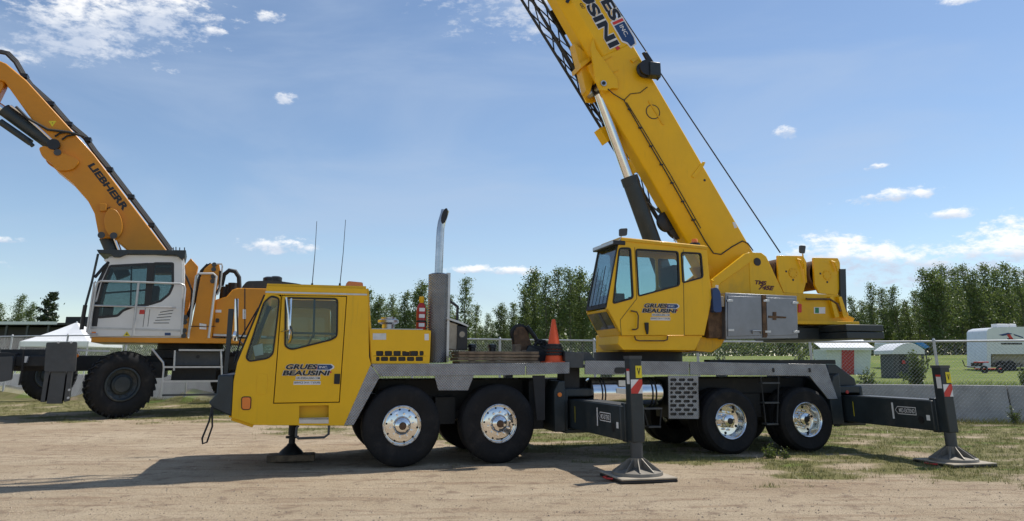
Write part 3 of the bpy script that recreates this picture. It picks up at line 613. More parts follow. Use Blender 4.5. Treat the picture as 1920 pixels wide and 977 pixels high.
MB().prism([(U_F - .46, .43), (U_F - .28, .43), (U_F - .28, 1.2), (U_F - .38, 1.2), (U_F - .46, 1.05)], .04, .8).build('outrigger_guard', DGR, crane, .015)
c = C.V(1049, 740, .04); MB().cyl(c, c + NEAR * .02, .034, None, 16).build('marker_light', AMB, crane)
MB().prism([(U_R - .52, .43), (U_R - .28, .43), (U_R - .28, 1.3), (U_R - .4, 1.25), (U_R - .52, 1.0)], .02, .8).build('outrigger_guard', DGR, crane, .015)
MB().prism([(U_R - .3, 1.08), (U_R + .3, 1.08), (U_R + .28, 1.2), (U_R - .1, 1.45), (U_R - .3, 1.45)], .3, 2.2).build('rear_crossmember', DGR, crane, .02)
c = C.V(1588, 735, .02); MB().cyl(c, c + NEAR * .015, .03, None, 14).build('tail_lamp', RED, crane)
# fuel tank, perforated panel, ladders
tk = node('fuel_tank', crane, (0, .28, 1.0)); ta, tb = C.V(1107, 733, .12).x, C.V(1243, 733, .12).x
MB().lathe([(.001, ta), (.19, ta + .01), (.235, ta + .03), (.24, ta + .06), (.24, tb - .06), (.235, tb - .03), (.19, tb - .01), (.001, tb)], (0, 0, 0), 'x', 36).build('tank_body', CHR, tk)
for k in (.13, .17, .52, .82, .87): x = ta + (tb - ta) * k; MB().lathe([(.243, x), (.249, x), (.249, x + .022), (.243, x + .022)], (0, 0, 0), 'x', 36).build('tank_strap', BLK, tk)
x = ta + .42; MB().prism([(x, .0), (x + .22, -.02), (x + .22, .06), (x, .08)], -.252, -.245).build('sticker', STL, tk); MB().prism([(x + .05, .11), (x + .18, .11), (x + .18, .2), (x + .05, .2)], -.232, -.226).build('sticker', STL, tk)
pf = Q([(1252, 704), (1308, 704), (1309, 785), (1253, 785)]); hs = []
for r_ in range(9):
    for c_ in range(4):
        x = 1255.5 + c_ * 16 - (7 if r_ % 2 else 0); y = 709.5 + r_ * 8.0; x0, x1 = max(x, 1255.5), min(x + 12, 1305.5)
        if x1 - x0 > 3: hs.append(rounded(Q([(x0, y), (x1, y), (x1, y + 5.4), (x0, y + 5.4)]), .022, 3))
MB().prism(pf, -.02, 0, hs).build('perforated_panel', TRD, crane)
MB().box(pf[0][0], pf[1][0], .005, .5, pf[2][1] + .02, 1.25).build('battery_box', STB, crane)
for px0, px1, y0, y1, rows in ((1426, 1460, 706, 797, (718, 755, 795)), (1206, 1240, 765, 803, (766, 800))):
    ld = node('ladder', crane)
    for xa, xb in ((px0, px0 + 10), (px1, px1 - 3)): MB().tube([P(xa, y0, .02), P(xb, y1, .02)], .014, 6).build('ladder_rail', FRM, ld)
    for y in rows:
        k = (y - y0) / (y1 - y0); a, b = P(px0 + 10 * k, y, .02), P(px1 - 3 * k, y, .02); MB().box(a.x, b.x, -.02, .14, a.z - .015, a.z + .01).build('rung', MGR, ld)

# --- superstructure
MB().lathe([(.86, 1.455), (.86, 1.5), (.80, 1.5), (.80, 1.66), (.001, 1.66)], (4.45, 1.25, 0), 'z', 48).build('turntable', FRM, crane)
UV = 0.0; UW = .92
uc = node('upper_cab', crane)
u_o = Q([(1164, 448), (1325, 464), (1334, 558), (1319, 628), (1163, 629), (1137, 580), (1138, 573), (1160, 456)])
fq = [(1160, 464), (1183, 464), (1188, 560), (1148, 571)]; dq = [(1191, 466), (1272, 471), (1275, 536), (1196, 557)]; rq = [(1276, 472), (1315, 474), (1319, 521), (1279, 532)]
HS = [rounded(Q(x), .06) for x in (fq, dq, rq)]
MB().prism(u_o, UV, UV + .04, HS).build('side_panel', YEL, uc, .008)
for x in (fq, dq, rq): window(C, uc, x, UV, .06, rim=.026, g=GLS)
MB().prism(u_o, UW - .04, UW, HS).build('side_panel', YEL, uc, .008)
for h_ in HS: MB().prism(h_, UW - .025, UW - .02).build('window', GLS, uc)
hl = MB(); o = u_o
strip(hl, o[1], o[0], .04, UW - .04, .04); strip(hl, o[3], o[2], .04, UW - .04, .04); strip(hl, o[4], o[3], .04, UW - .04, .04); strip(hl, o[2], (o[2][0] - .02, o[2][1] + .3), .04, UW - .04, .04)
hl.build('cab_shell', YEL, uc, .008)
# front face: windscreen above, nose panel with lower window below
def front(p, q, t0, t1, v0, v1): d = lambda t, v: Vector((p[0] + (q[0] - p[0]) * t, v, p[1] + (q[1] - p[1]) * t)); return [d(t0, v0), d(t1, v0), d(t1, v1), d(t0, v1)]
nf = Vector((-1, 0, .2)).normalized()
MB().slab(front(o[6], o[7], .03, .97, .05, UW - .05), nf * -.01).build('windscreen', GLD, uc)
for t0, t1, v0, v1 in ((0, 1, 0, .05), (0, 1, UW - .05, UW), (-.03, .04, 0, UW), (.96, 1.04, 0, UW)): MB().slab(front(o[6], o[7], t0, t1, v0, v1), nf * .012).build('windscreen_frame', BLK, uc)
for v_ in (.3, .62): a = front(o[6], o[7], 0, .65, v_, v_ + .15); MB().tube([a[0] + nf * .03, a[1] + nf * .04], .006, 6).build('wiper', BLK, uc)
ns = Vector((-1, 0, -.5)).normalized()
MB().slab(front(o[5], o[4], 0, 1, 0, UW), ns * -.03).build('nose_panel', YEL, uc)
MB().slab(front(o[5], o[4], .08, .72, .04, UW - .05), ns * .008).build('nose_window', TWN, uc)
MB().slab(front(o[5], o[4], .1, .7, .32, .42), ns * .014).build('nose_window_bar', MGR, uc)
vis = Q([(1119, 449), (1160, 446), (1160, 455), (1119, 458)]); a = Q([(1160, 452)])[0]
MB().box(o[7][0] - .1, o[7][0] + .12, -.02, UW + .02, o[7][1] - .03, o[7][1] + .05).build('sun_visor', STB, uc, .01); MB().box(o[7][0] - .108, o[7][0] - .1, .0, UW, o[7][1] - .01, o[7][1] + .04).build('light_bar', STL, uc)
MB().prism(Q([(1164, 446), (1326, 462), (1325, 468), (1164, 452)]), -.02, UW + .02).build('roof_rim', YELD, uc, .008)
p = C.V(1303, 459, .4); bc = node('beacon', crane, p); MB().cyl((0, 0, -.03), (0, 0, .03), .1, .09, 18).build('beacon_base', STB, bc); MB().lathe([(.055, .03), (.055, .09), (.045, .105), (.001, .11)], (0, 0, 0), 'z', 18).build('beacon_lens', AMB, bc)
m2 = node('mirror', crane); MB().tube([P(1158, 456, .0), P(1164, 446, -.02), P(1167, 436, -.04)], .009, 6).build('mirror_arm', STL, m2); MB().prism(rounded(Q([(1161, 429), (1176, 428), (1175, 442), (1161, 443)], -.05), .03), -.07, -.03).build('mirror_head', MGR, m2, .008)
MB().tube([P(1184, 583, -.0), P(1184, 583, -.05), P(1194, 585, -.05), P(1197, 592, -.05), P(1196, 615, -.05), P(1192, 618, -.05), P(1186, 618, -.05), P(1186, 618, 0)], .012, 8).build('grab_handle', RST, uc)
MB().tube([P(1190, 631, 0), P(1192, 637, -.05), P(1198, 639, -.05), P(1245, 639, -.05), P(1251, 637, -.05), P(1252, 631, 0)], .012, 8).build('grab_handle', RST, uc)
MB().prism(rounded(Q([(1208, 605), (1215, 605), (1215, 618), (1214, 627), (1212, 627), (1209, 616)]), .01), -.03, 0).build('door_handle', BLK, uc, .004)
for pts in ([(1281, 468), (1283, 629)], [(1190, 464), (1194, 560), (1163, 600), (1165, 629)]): MB().tube([P(x, y, -.001) for x, y in pts], .005, 5).build('door_seam', STB, uc)
logo(C, uc, UV, (1204, 586), (1271, 587), (1205, 569))
it = MB().box(4.25, 4.8, .22, .72, 1.98, 2.55).box(4.72, 4.88, .22, .72, 2.5, 3.15).box(3.55, 3.75, .15, .8, 2.0, 2.62).box(4.1, 4.6, .12, .22, 2.5, 2.62).box(4.1, 4.6, .72, .82, 2.5, 2.62)
it.build('seat_and_console', BLK, uc, .02)
sk = Q([(1161, 630), (1318, 629), (1305, 657), (1170, 656), (1160, 645)]); MB().prism(sk, .03, .9).build('cab_base', YEL, crane, .01)
MB().prism(Q([(1306, 632), (1362, 632), (1352, 650), (1335, 661), (1304, 658)], .25), .25, 2.2).build('slew_platform', YELD, crane, .015)
MB().box(3.9, 5.3, .6, 1.9, 1.66, 1.98).build('slew_frame', YELD, crane, .015)
MB().prism(Q([(1326, 584), (1362, 560), (1362, 634), (1330, 634)], .12), .12, .9).build('hydraulic_tank', RST, crane, .015)
# side plates carrying the boom foot, winches, rear frame
PV = .62
for v0 in (PV, WID - PV - .05):
    sp = node('boom_foot_plate', crane)
    MB().prism(Q([(1404, 473), (1428, 474), (1437, 481), (1469, 549), (1469, 600), (1409, 600)], PV), v0, v0 + .05).build('plate', YEL, sp, .008)
    MB().prism(Q([(1332, 526), (1396, 476), (1405, 473), (1408, 490), (1352, 530), (1336, 545)], PV), v0 - .02, v0 + .05).build('brace', YEL, sp, .006)
    MB().prism(Q([(1334, 544), (1405, 492), (1410, 560), (1410, 634), (1336, 634)], PV), v0 + .01, v0 + .05).build('web', YELD, sp, .004)
    if v0 == PV:
        c = C.V(1419.5, 491, PV); MB().cyl(c, c + NEAR * .015, .075, None, 24).build('pivot_pin', STB, sp)
        for s, a, b, t in (('TMS', (1414, 533), (1436, 535), (1414, 525)), ('745E', (1421, 543), (1448, 545), (1423, 534))): lettering('lettering', s, .055, C.V(*a, PV), C.V(*b, PV), C.V(*t, PV), NEAR, mat('model_lettering', (.09, .012, .012), .5), sp, .004, shear=.08)
    MB().tube([P(1328, 530, v0), P(1333, 525, v0 - .04), P(1340, 528, v0)], .02, 6).build('lifting_eye', YEL, sp)
rf = MB().prism(Q([(1408, 546), (1578, 553), (1592, 592), (1603, 597), (1600, 603), (1545, 608), (1408, 606)], .66), .66, .72)
rf.build('rear_frame', YELD, crane, .006)
MB().prism(Q([(1408, 546), (1578, 553), (1592, 592), (1603, 597), (1600, 603), (1545, 608), (1408, 606)], .66), 1.78, 1.84).build('rear_frame', YELD, crane, .006)
zf = Q([(1408, 606), (1600, 603), (1592, 592)], .66); MB().box(zf[0][0], zf[1][0], .5, 2.0, zf[0][1] - .01, zf[0][1] + .05).build('rear_floor', YELD, crane, .006)
for x in (1556, 1572): MB().prism(Q([(x, 556), (x + 6, 556), (x + 18, 594), (x + 10, 596)], .58), .58, .66).build('frame_rib', YEL, crane, .004)
MB().tube([P(1512, 560, .6), P(1513, 561, .58), P(1556, 561, .58), P(1570, 570, .58), P(1576, 584, .58)], .02, 8).build('hydraulic_pipe', RST, crane)
MB().prism(rounded(Q([(1496, 570), (1502, 570), (1502, 586), (1496, 586)], .66), .02), .64, .66).build('frame_slot', REDW, crane)
MB().prism(Q([(1526, 576), (1547, 576), (1547, 588), (1526, 588)], .66), .655, .66).build('sticker', STW, crane); MB().prism(Q([(1528, 577), (1535, 577), (1535, 587), (1528, 587)], .66), .652, .655).build('sticker', mat('sticker_green', (.02, .2, .08), .5), crane)
MB().prism(Q([(1575, 504), (1586, 504), (1588, 588), (1577, 588)], .62), .62, .70).build('rear_post', DGR, crane, .006)
wp = [[(1458, 479), (1506, 480), (1512, 491), (1512, 526), (1506, 551), (1470, 549), (1460, 526)], [(1525, 483), (1571, 484), (1575, 493), (1576, 530), (1571, 553), (1536, 550), (1528, 534)]]
for pl, cx, cy in ((wp[0], 1487, 512), (wp[1], 1551, 516)):
    wn = node('winch', crane)
    for v0 in (.66, 1.78): MB().prism(rounded(Q(pl, .66), .02, 3), v0, v0 + .05).build('side_plate', YEL, wn, .006)
    c = C.V(cx, cy, .66)
    MB().lathe([(.10, -.012), (.10, 0)], c, 'y', 24).lathe([(.001, -.012), (.10, -.012)], c, 'y', 24).build('bearing_cap', YELD, wn)
    for k in range(8): t = k * math.pi / 4 + .2; e = c + Vector((.08 * math.cos(t), -.012, .08 * math.sin(t))); MB().cyl(e, e + NEAR * .01, .012, None, 8).build('bolt', YELD, wn)
    for dx, dy in ((-13, -3), (0, 13)): e = C.V(cx + dx, cy + dy, .66); MB().cyl(e, e + NEAR * .006, .02, None, 12).build('bolt_hole', STB, wn)
    dr = MB()
    for k in range(18): v_ = .74 + k * .058; dr.lathe([(.255, v_), (.28, v_ + .012), (.285, v_ + .029), (.28, v_ + .046), (.255, v_ + .058)], (c.x - .08, 0, c.z + .02), 'y', 32)
    dr.build('rope_drum', RST, wn, sharp=60)
    MB().tube([P(cx + 8, cy - 26, .64), P(cx + 14, cy - 24, .6), P(cx + 20, cy - 8, .6)], .022, 6).build('brake_lever', YEL, wn)
m3 = node('rear_mirror', crane); MB().tube([P(1512, 530, .6), P(1509, 505, .58), P(1505, 476, .55)], .014, 6).build('mirror_arm', YEL, m3); MB().prism(rounded(Q([(1499, 460), (1510, 461), (1508, 476), (1499, 474)], .52), .03), .5, .54).build('mirror_head', MGR, m3, .008)
# counterweight
cu0, cu1 = 7.99, 8.80
for za, zb, m in ((1.90, 2.02, 0), (2.03, 2.15, 0)): MB().box(cu0, cu1, -.05, 2.55, za, zb).build('counterweight_slab', DGR, crane, .012)
MB().box(cu0 - .7, cu0, .7, 1.8, 1.9, 2.12).build('counterweight_carrier', DGR, crane, .012)
# tool box
tb_ = node('tool_box', crane); to = Q([(1360, 549), (1494, 555), (1497, 634), (1361, 636)])
MB().prism(to, .0, .55).build('box_body', ALW, tb_, .008)
for a in ([(1364, 555), (1426, 557), (1428, 629), (1364, 631)], [(1436, 558), (1491, 560), (1494, 628), (1438, 630)]): MB().prism(Q(a), -.015, .0).build('door', ALW, tb_, .005)
MB().prism(Q([(1428, 553), (1435, 553), (1437, 633), (1430, 633)]), -.02, 0).build('door_post', RST, tb_)
for x, y in ((1362, 562), (1364, 617), (1484, 566), (1486, 620), (1430, 562), (1433, 620)): MB().prism(Q([(x, y), (x + 11, y), (x + 11, y + 4), (x, y + 4)]), -.03, -.014).build('hinge', STL, tb_, .003)
MB().prism(Q([(1440, 592), (1472, 594), (1472, 597), (1440, 596)]), -.035, -.014).prism(Q([(1448, 585), (1454, 585), (1454, 600), (1448, 600)]), -.03, -.014).build('latch', RST, tb_, .003)
MB().tube([P(1411, 626, -.015), P(1411, 620, -.05), P(1427, 620, -.05), P(1427, 626, -.015)], .01, 6).build('pull_handle', STL, tb_)
# --- telescopic boom
T0, T1 = C.V(1412, 472, .9), C.V(1149, 18, .9); dirb = Vector((T1.x - T0.x, 0, T1.z - T0.z)).normalized(); perp = Vector((dirb.z, 0, -dirb.x))
if perp.x < 0: perp = -perp
K0 = C.V(1258, 336, .9); B0 = C.V(1232, 357, 1.08)
dk_ = (T0 - K0).dot(perp); db_ = (T0 - B0).dot(perp)
def bpnt(s, d, v): q = T0 + dirb * s - perp * d; return Vector((q.x, v, q.z))
VB0, VB1, VC0, VC1 = .90, 1.60, 1.08, 1.42
def boom_section(name, s0, s1, inset, m, parent, low=0.0):
    a = inset; sec = [(a, VB0 + a), (dk_ - low * .5, VB0 + a), (db_ - a - low, VC0 + a * .5), (db_ - a - low, VC1 - a * .5), (dk_ - low * .5, VB1 - a), (a, VB1 - a)]
    mb = MB(); n = len(sec)
    mb.v = [tuple(bpnt(s0, *x)) for x in sec] + [tuple(bpnt(s1, *x)) for x in sec]
    mb.f = [tuple(range(n)), tuple(reversed(range(n, 2 * n)))] + [(k, k + n, (k + 1) % n + n, (k + 1) % n) for k in range(n)]
    return mb.build(name, m, parent, .025)
boom = node('boom', crane)
boom_section('base_section', -.35, 4.75, 0, YEL, boom); boom_section('base_end', 4.74, 7.3, 0.001, YEL, boom, .15); boom_section('inner_section', 7.2, 15.0, .05, YEL, boom, .1); boom_section('tip_section', 14.9, 20.0, .1, YEL, boom)
for s in (7.15,): boom_section('end_collar', s, s + .16, -.03, YELD, boom)
MB().prism([(x.x, x.z) for x in (bpnt(-.3, -.02, 0), bpnt(-.95, .15, 0), bpnt(-.95, .4, 0), bpnt(-.2, db_, 0), bpnt(.3, db_, 0))], .98, 1.52).build('boom_foot', YELD, boom, .02)
pa = lambda x, y, v=.9: C.V(x, y, v)
# lift cylinder lug, wear plates, access cover, cable, reel
lug = Q([(1112, 70), (1118, 92), (1158, 148), (1160, 166), (1148, 165), (1138, 170), (1125, 168), (1117, 150), (1108, 90)], .86)
for v0 in (.86, 1.58): MB().prism(lug, v0, v0 + .06).build('cylinder_lug', YEL, boom, .008)
c = C.V(1131, 157, .86); MB().cyl(c + NEAR * .03, Vector((c.x, 1.66, c.z)), .06, None, 20).build('lug_pin', STL, boom); MB().cyl(c + NEAR * .045, c + NEAR * .02, .035, None, 12).build('pin_bolt', STB, boom)
for a, b in (((1120, 121), (1147, 106)), ((1132, 145), (1160, 131))): MB().tube([C.V(*a, .89), C.V(*b, .89)], .008, 6).build('weld_line', YELD, boom)
MB().prism(Q([(1088, 118), (1110, 105), (1111, 111), (1090, 127)], 1.0), 1.0, 1.5).build('cross_tie', YELD, boom, .006)
MB().prism(Q([(1076, 80), (1089, 128), (1099, 170), (1106, 176), (1113, 150), (1112, 110)], 1.12), 1.12, 1.38).build('lower_gusset', YELD, boom, .01)
MB().tube([pa(1140, 167, .85), pa(1150, 176), pa(1170, 188, .89), pa(1197, 235, .89), pa(1250, 325, .89), pa(1308, 427, .89), pa(1322, 452, .89), pa(1338, 475, .89), pa(1352, 477, .89), pa(1372, 463, .89), pa(1392, 452, .89), pa(1402, 456, .89), pa(1412, 470, .89)], .012, 6).build('boom_cable', STB, boom)
MB().tube([pa(1170, 188, .89), pa(1182, 176, .89), pa(1200, 174, .89), pa(1214, 163, .88)], .008, 6).build('boom_cable', STB, boom)
MB().tube([pa(1175, 192, .89), pa(1202, 236, .89), pa(1256, 326, .89), pa(1314, 428, .89)], .008, 6).build('boom_cable', STB, boom)
for k in range(7): c = pa(1180 + k * 20, 205 + k * 34.6, .885); MB().box(c.x - .03, c.x + .03, .87, .9, c.z - .015, c.z + .015).build('cable_clip', STB, boom)
c = pa(1224, 210); MB().lathe([(.135, -.012), (.15, -.012), (.15, 0), (.135, 0)], c, 'y', 32).build('cover_ring', STB, boom); MB().lathe([(.001, -.008), (.135, -.008)], c, 'y', 32).build('access_cover', YEL, boom)
a, b = pa(1216, 190), pa(1243, 234); MB().slab([a + Vector((-.015, 0, 0)), b + Vector((-.015, 0, 0)), b + Vector((.02, 0, 0)), a + Vector((.02, 0, 0))], NEAR * .02).build('cover_bar', YELD, boom)
rl = node('cable_reel', crane); c = pa(1206, 133, .86)
MB().lathe([(.001, -.2), (.16, -.2), (.165, -.18), (.13, -.16), (.13, -.08), (.165, -.06), (.165, -.03), (.05, -.02), (.05, .05)], c, 'y', 32).build('reel_drum', STB, rl)
MB().prism([(c.x + .04, c.z - .17), (c.x + .27, c.z - .17), (c.x + .27, c.z + .12), (c.x + .04, c.z + .12)], c.y - .24, c.y - .02).build('reel_box', DGR, rl, .02)
MB().prism(Q([(1203, 100), (1210, 99), (1237, 146), (1232, 152)], .8), .74, .8).build('reel_arm', STB, rl, .006); MB().prism(Q([(1183, 112), (1195, 107), (1197, 110), (1188, 117)], .86), .86, .9).build('reel_bracket', YEL, rl)
MB().prism(Q([(1297, 330), (1318, 303), (1323, 304), (1320, 311), (1302, 334)], .88), .88, .9).build('rope_guide', YEL, boom, .004)
c = pa(1321, 338, .9); MB().cyl(c + Vector((0, .01, 0)), c + NEAR * .006, .025, None, 12).build('bolt_hole', STB, boom)
MB().prism(C.q(.9, [(1373, 417), (1378, 416), (1382, 427), (1377, 428)]), .892, .9).build('sticker', STW, boom)
MB().prism(C.q(.9, [(1062, -4), (1070, -2), (1065, 7), (1060, 4)]), .88, .9).build('cable_guide', STB, boom)
# boom lettering runs down the boom
def bq_(x, y): return C.V(x, y, .9)
R0 = dirb * -1; UPV = perp
def btxt(name, s, off, end, length, height, m, lift):
    e = bq_(*end); bl = e - R0 * length; lettering(name, s, off, bl, e, bl + UPV * height, NEAR, m, boom, lift)
for off, m, lf in ((.075, STW, .004), (.04, STB, .008)):
    btxt('lettering', 'BEAUSINI', off, (1143, 90), 2.35, .24, m, lf); btxt('lettering', 'GRUES', off, (1147, 40), 1.5, .25, m, lf)
e = bq_(1149, 42); P_ = lambda s, t: e + R0 * s + UPV * t + NEAR * .009
MB().quad(P_(0, -.02), P_(.06, -.02), P_(.06, .24), P_(0, .24)).build('emblem_bar', REDW, boom)
MB().quad(P_(.08, -.02), P_(.42, -.02), P_(.50, .06), P_(.60, .08), P_(.58, .2), P_(.46, .24), P_(.08, .24)).build('emblem', STN, boom)
for k, s in ((-.004, 1), ): MB().quad(*[x + NEAR * k for x in (P_(-.03, -.05), P_(.44, -.05), P_(.52, .03), P_(.64, .06), P_(.61, .23), P_(.47, .27), P_(-.03, .27))]).build('emblem_border', STW, boom)
lettering('lettering', 'INC.', .015, P_(.12, .08), P_(.38, .08), P_(.12, .17), NEAR, STW, boom, .003)
MB().quad(*[bq_(*x) + NEAR * .006 for x in ((1153, 90), (1158, 86), (1163, 90), (1158, 95))]).build('emblem_leaf', REDW, boom)
a = bq_(1092, 18); lettering('lettering', '4387', .01, a + R0 * -.14, a, a + R0 * -.14 + UPV * .07, NEAR, STB, boom, .004)
# lift cylinder
lc = node('lift_cylinder', crane); a, b = C.V(1180, 334, 1.25), C.V(1222, 450, 1.25); dl = (b - a).normalized(); e = C.V(1122, 172, 1.25)
MB().cyl(a, a + dl * 2.3, .165, None, 28).build('barrel', DGR, lc); MB().cyl(a - dl * .02, a + dl * .14, .175, None, 28).build('gland', DGR, lc)
MB().cyl(e, a, .105, None, 28).build('rod', CHR, lc); MB().cyl(e - dl * .14, e + dl * .06, .125, None, 24).cyl((c0 := e - dl * .1) + Vector((0, -.3, 0)), c0 + Vector((0, .3, 0)), .09, None, 20).build('rod_eye', STB, lc)
# lattice jib stowed along the boom
jb = node('lattice_jib', crane); VJ = (1.68, 2.05)
def chord(px): return [[C.V(x, y, v) for x, y in px] for v in VJ]
lo_px, up_px = [(960, -50), (1044, 76), (1098, 169), (1190, 318), (1250, 418)], [(988, -50), (1056, 69), (1144, 198), (1190, 287), (1258, 418)]
los, ups = [[], []], [[], []]
for k, v in enumerate(VJ):
    a, b = C.V(992, 0, 1.78), C.V(1233, 389, 1.78); c, d_ = C.V(1017, 0, VJ[0]), C.V(1245, 395, VJ[0])
    for p0, p1, dst in ((a, b, los), (c, d_, ups)):
        p0, p1 = Vector((p0.x, v, p0.z)), Vector((p1.x, v, p1.z)); dst[k] = (p0 + (p0 - p1) * .9, p1 + (p1 - p0) * .06)
        MB().tube([dst[k][0], dst[k][1]], .032, 8).build('chord', STB, jb)
nb = 19
lc_m = [MB(), MB(), MB(), MB()]
pt = lambda ab, t: ab[0].lerp(ab[1], t)
for j in range(nb):
    t, t2 = j / nb, (j + 1) / nb
    for k in (0, 1):
        x = (pt(los[k], t), pt(ups[k], t2)) if j % 2 else (pt(ups[k], t), pt(los[k], t2)); MB().tube(list(x), .016, 5).build('lacing', STB, jb)
    for pr in (los, ups): x = (pt(pr[0], t), pt(pr[1], t2)) if j % 2 else (pt(pr[1], t), pt(pr[0], t2)); MB().tube(list(x), .014, 5).build('lacing', STB, jb)
MB().prism(Q([(1030, 22), (1040, 18), (1067, 60), (1056, 68), (1046, 52)], 1.66), 1.62, 1.7).build('jib_plate', STB, jb)
for x, y, w in ((1128, 240, 1), (1190, 300, 1)):
    a = [(x - 4, y), (x + 8, y - 4), (x + 22, y + 18), (x + 12, y + 26)] if x < 1150 else [(x - 6, y - 4), (x + 8, y - 8), (x + 18, y + 8), (x + 6, y + 22)]
    MB().prism(Q(a, 1.45), 1.45, 1.75).build('jib_bracket', YEL, jb, .008)
for (cx, cy, r) in ((1250, 416, .20), (1272, 424, .27)):
    c = C.V(cx, cy, 1.3); MB().lathe([(.001, -.06), (r * .9, -.06), (r, -.05), (r * .9, 0), (r, .05), (r * .9, .06), (.001, .06)], c, 'y', 28).build('sheave', STB, jb)
MB().prism(Q([(1232, 390), (1250, 380), (1290, 440), (1282, 450), (1262, 440)], 1.4), 1.36, 1.44).build('sheave_plate', STB, jb)
MB().tube([P(1264, 438, 1.3), P(1264, 452, 1.3)], .012, 6).tube([P(1264, 448, 1.3) + Vector((.03 * math.sin(t), 0, -.06 + .04 * math.cos(t))) for t in [k * .6 for k in range(8)]], .012, 6).build('small_hook', STL, jb)
a, b = C.V(1463, 474, 1.25), C.V(1147, 0, 1.25); MB().tube([a, a.lerp(b, 1.3)], .014, 6).build('hoist_rope', STB, crane)

# --- things carried on the deck or lying under the crane
def on(name, label, cat, loc_uv, group=None, deg=15.8):
    u, v, z = loc_uv; return thing(name, label, cat, (C.o.x + u * C.c - v * C.s, C.o.y + u * C.s + v * C.c, z), deg, group)
for n_, u, side in (('front', U_F, 0), ('rear', U_R, 0), ('front', U_F, 1), ('rear', U_R, 1)):
    v = -1.95 if not side else WID + 1.95
    t = on('outrigger_pad', f'square board under the {n_} outrigger foot on the ' + ('camera side' if not side else 'far side') + ' of the crane', 'pad', (u, v, 0), 'boards under the outrigger feet', 15.8 + (3 if side else -2))
    MB().box(-.385, .385, -.4, .4, 0.004, .038).build('board', STB, t, .01); MB().box(-.385, .385, -.4, .4, .040, .062).build('board_top', PADM, t, .008)
    MB().tube([(-.385, .12, .03), (-.45, .08, .03), (-.45, -.06, .03), (-.385, -.1, .03)], .012, 6).build('rope_handle', REDW, t)
t = on('timber_block', 'short timber blocks under the front jack of the carrier cab', 'timber', (-1.54, 1.3, 0))
MB().box(-.36, .36, -.2, -.01, .002, .095).build('timber', WOOD, t, .01); MB().box(-.34, .37, .01, .2, .002, .095).build('timber', WOOD, t, .01)
bd = C.q(.25, [(872, 657), (992, 659), (992, 681)]); zt = 1.463
for k in range(4):
    z0 = zt + k * .049; lab = ('bottom board', 'second board from the bottom', 'third board from the bottom', 'top board')[k]
    t = tag(MB().box(-.66, .66, -.30, .30, 0, .043).build('wooden_board', WOOD, None, .008), f'weathered {lab} of the stack on the crane deck', 'board', 'boards stacked on the crane deck')
    u = (bd[0][0] + bd[1][0]) / 2 + (.02, -.015, .01, 0)[k]; v = .42
    t.location = (C.o.x + u * C.c - v * C.s, C.o.y + u * C.s + v * C.c, z0); t.rotation_euler = (0, 0, rad(15.8 + (0, 1.2, -.8, .5)[k]))
cb = C.V(1039, 674, .22); t = on('traffic_cone', 'orange traffic cone with black rubber collars standing on the crane deck', 'cone', (cb.x, .22, 1.463))
MB().box(-.18, .18, -.18, .18, 0, .04).build('base', ORC, t, .015)
MB().lathe([(.15, .04), (.135, .12), (.03, .70), (.02, .71), (.001, .71)], (0, 0, 0), 'z', 28).build('cone_body', ORC, t)
for z, r in ((.15, .155), (.2, .162), (.25, .15), (.29, .128)): MB().lathe([(r - .03, z - .022), (r - .006, z - .02), (r, z), (r - .006, z + .02), (r - .03, z + .022)], (0, 0, 0), 'z', 28).build('collar', BLK, t)
c = C.V(789, 613, .5); t = on('fire_extinguisher', 'red fire extinguisher strapped beside the exhaust stack', 'extinguisher', (c.x, .5, c.z - .12))
MB().lathe([(.001, 0), (.07, .005), (.078, .03), (.078, .40), (.06, .46), (.03, .50), (.001, .50)], (0, 0, 0), 'z', 24).build('cylinder', RED, t)
MB().lathe([(.03, .49), (.035, .52), (.045, .54), (.04, .60), (.001, .61)], (0, 0, 0), 'z', 16).build('valve', YELD, t)
for z in (.12, .26, .36): MB().box(-.045, .045, -.082, -.06, z, z + .055).build('sticker', STW, t)
MB().lathe([(.080, .19), (.083, .195), (.083, .215), (.080, .22)], (0, 0, 0), 'z', 24).build('strap', STB, t)
c = C.V(995, 668, .9); t = on('hook_block', 'greasy dark hook block and links lying on the crane deck', 'hook block', (c.x, .9, 1.463))
MB().prism(rounded([(-.30, .0), (-.05, 0), (.02, .2), (-.08, .52), (-.16, .62), (-.28, .6), (-.33, .5), (-.30, .3)], .08), -.1, -.06).prism(rounded([(-.30, .0), (-.05, 0), (.02, .2), (-.08, .52), (-.16, .62), (-.28, .6), (-.33, .5), (-.30, .3)], .08), .06, .1).build('cheek_plate', RST, t, .008)
MB().lathe([(.001, -.05), (.15, -.05), (.16, -.04), (.13, 0), (.16, .04), (.15, .05), (.001, .05)], (-.2, 0, .5), 'y', 24).build('sheave', FRM, t)
MB().tube([(-.1, -.12, .62), (.03, -.13, .45), (.08, -.13, .36), (.22, -.13, .3)], .035, 8).tube([(.02, -.15, .3), (.1, -.15, .38), (.2, -.15, .37), (.27, -.15, .28), (.25, -.15, .18), (.16, -.15, .14)], .03, 8).build('hook', FRM, t)
MB().box(-.1, .25, -.2, .1, 0, .3).build('block_base', FRM, t, .03)
for k in range(5): a = .1 + k * .04; MB().tube([(a + .04 * math.cos(q), -.19 + (.0 if k % 2 else .03 * math.sin(q)), .36 - k * .035 + .03 * math.sin(q)) for q in [i * math.pi / 4 for i in range(8)]], .009, 5, True).build('chain_link', FRM, t)
c = C.V(975, 668, .75); t = on('wooden_post', 'short upright wooden blocks beside the hook block on the deck', 'wood block', (c.x - .02, .62, 1.463)); MB().box(-.13, -.02, -.08, .08, 0, .31).build('block', WOOD, t, .008); MB().box(-.005, .08, -.08, .06, 0, .22).build('block', WOOD, t, .008)
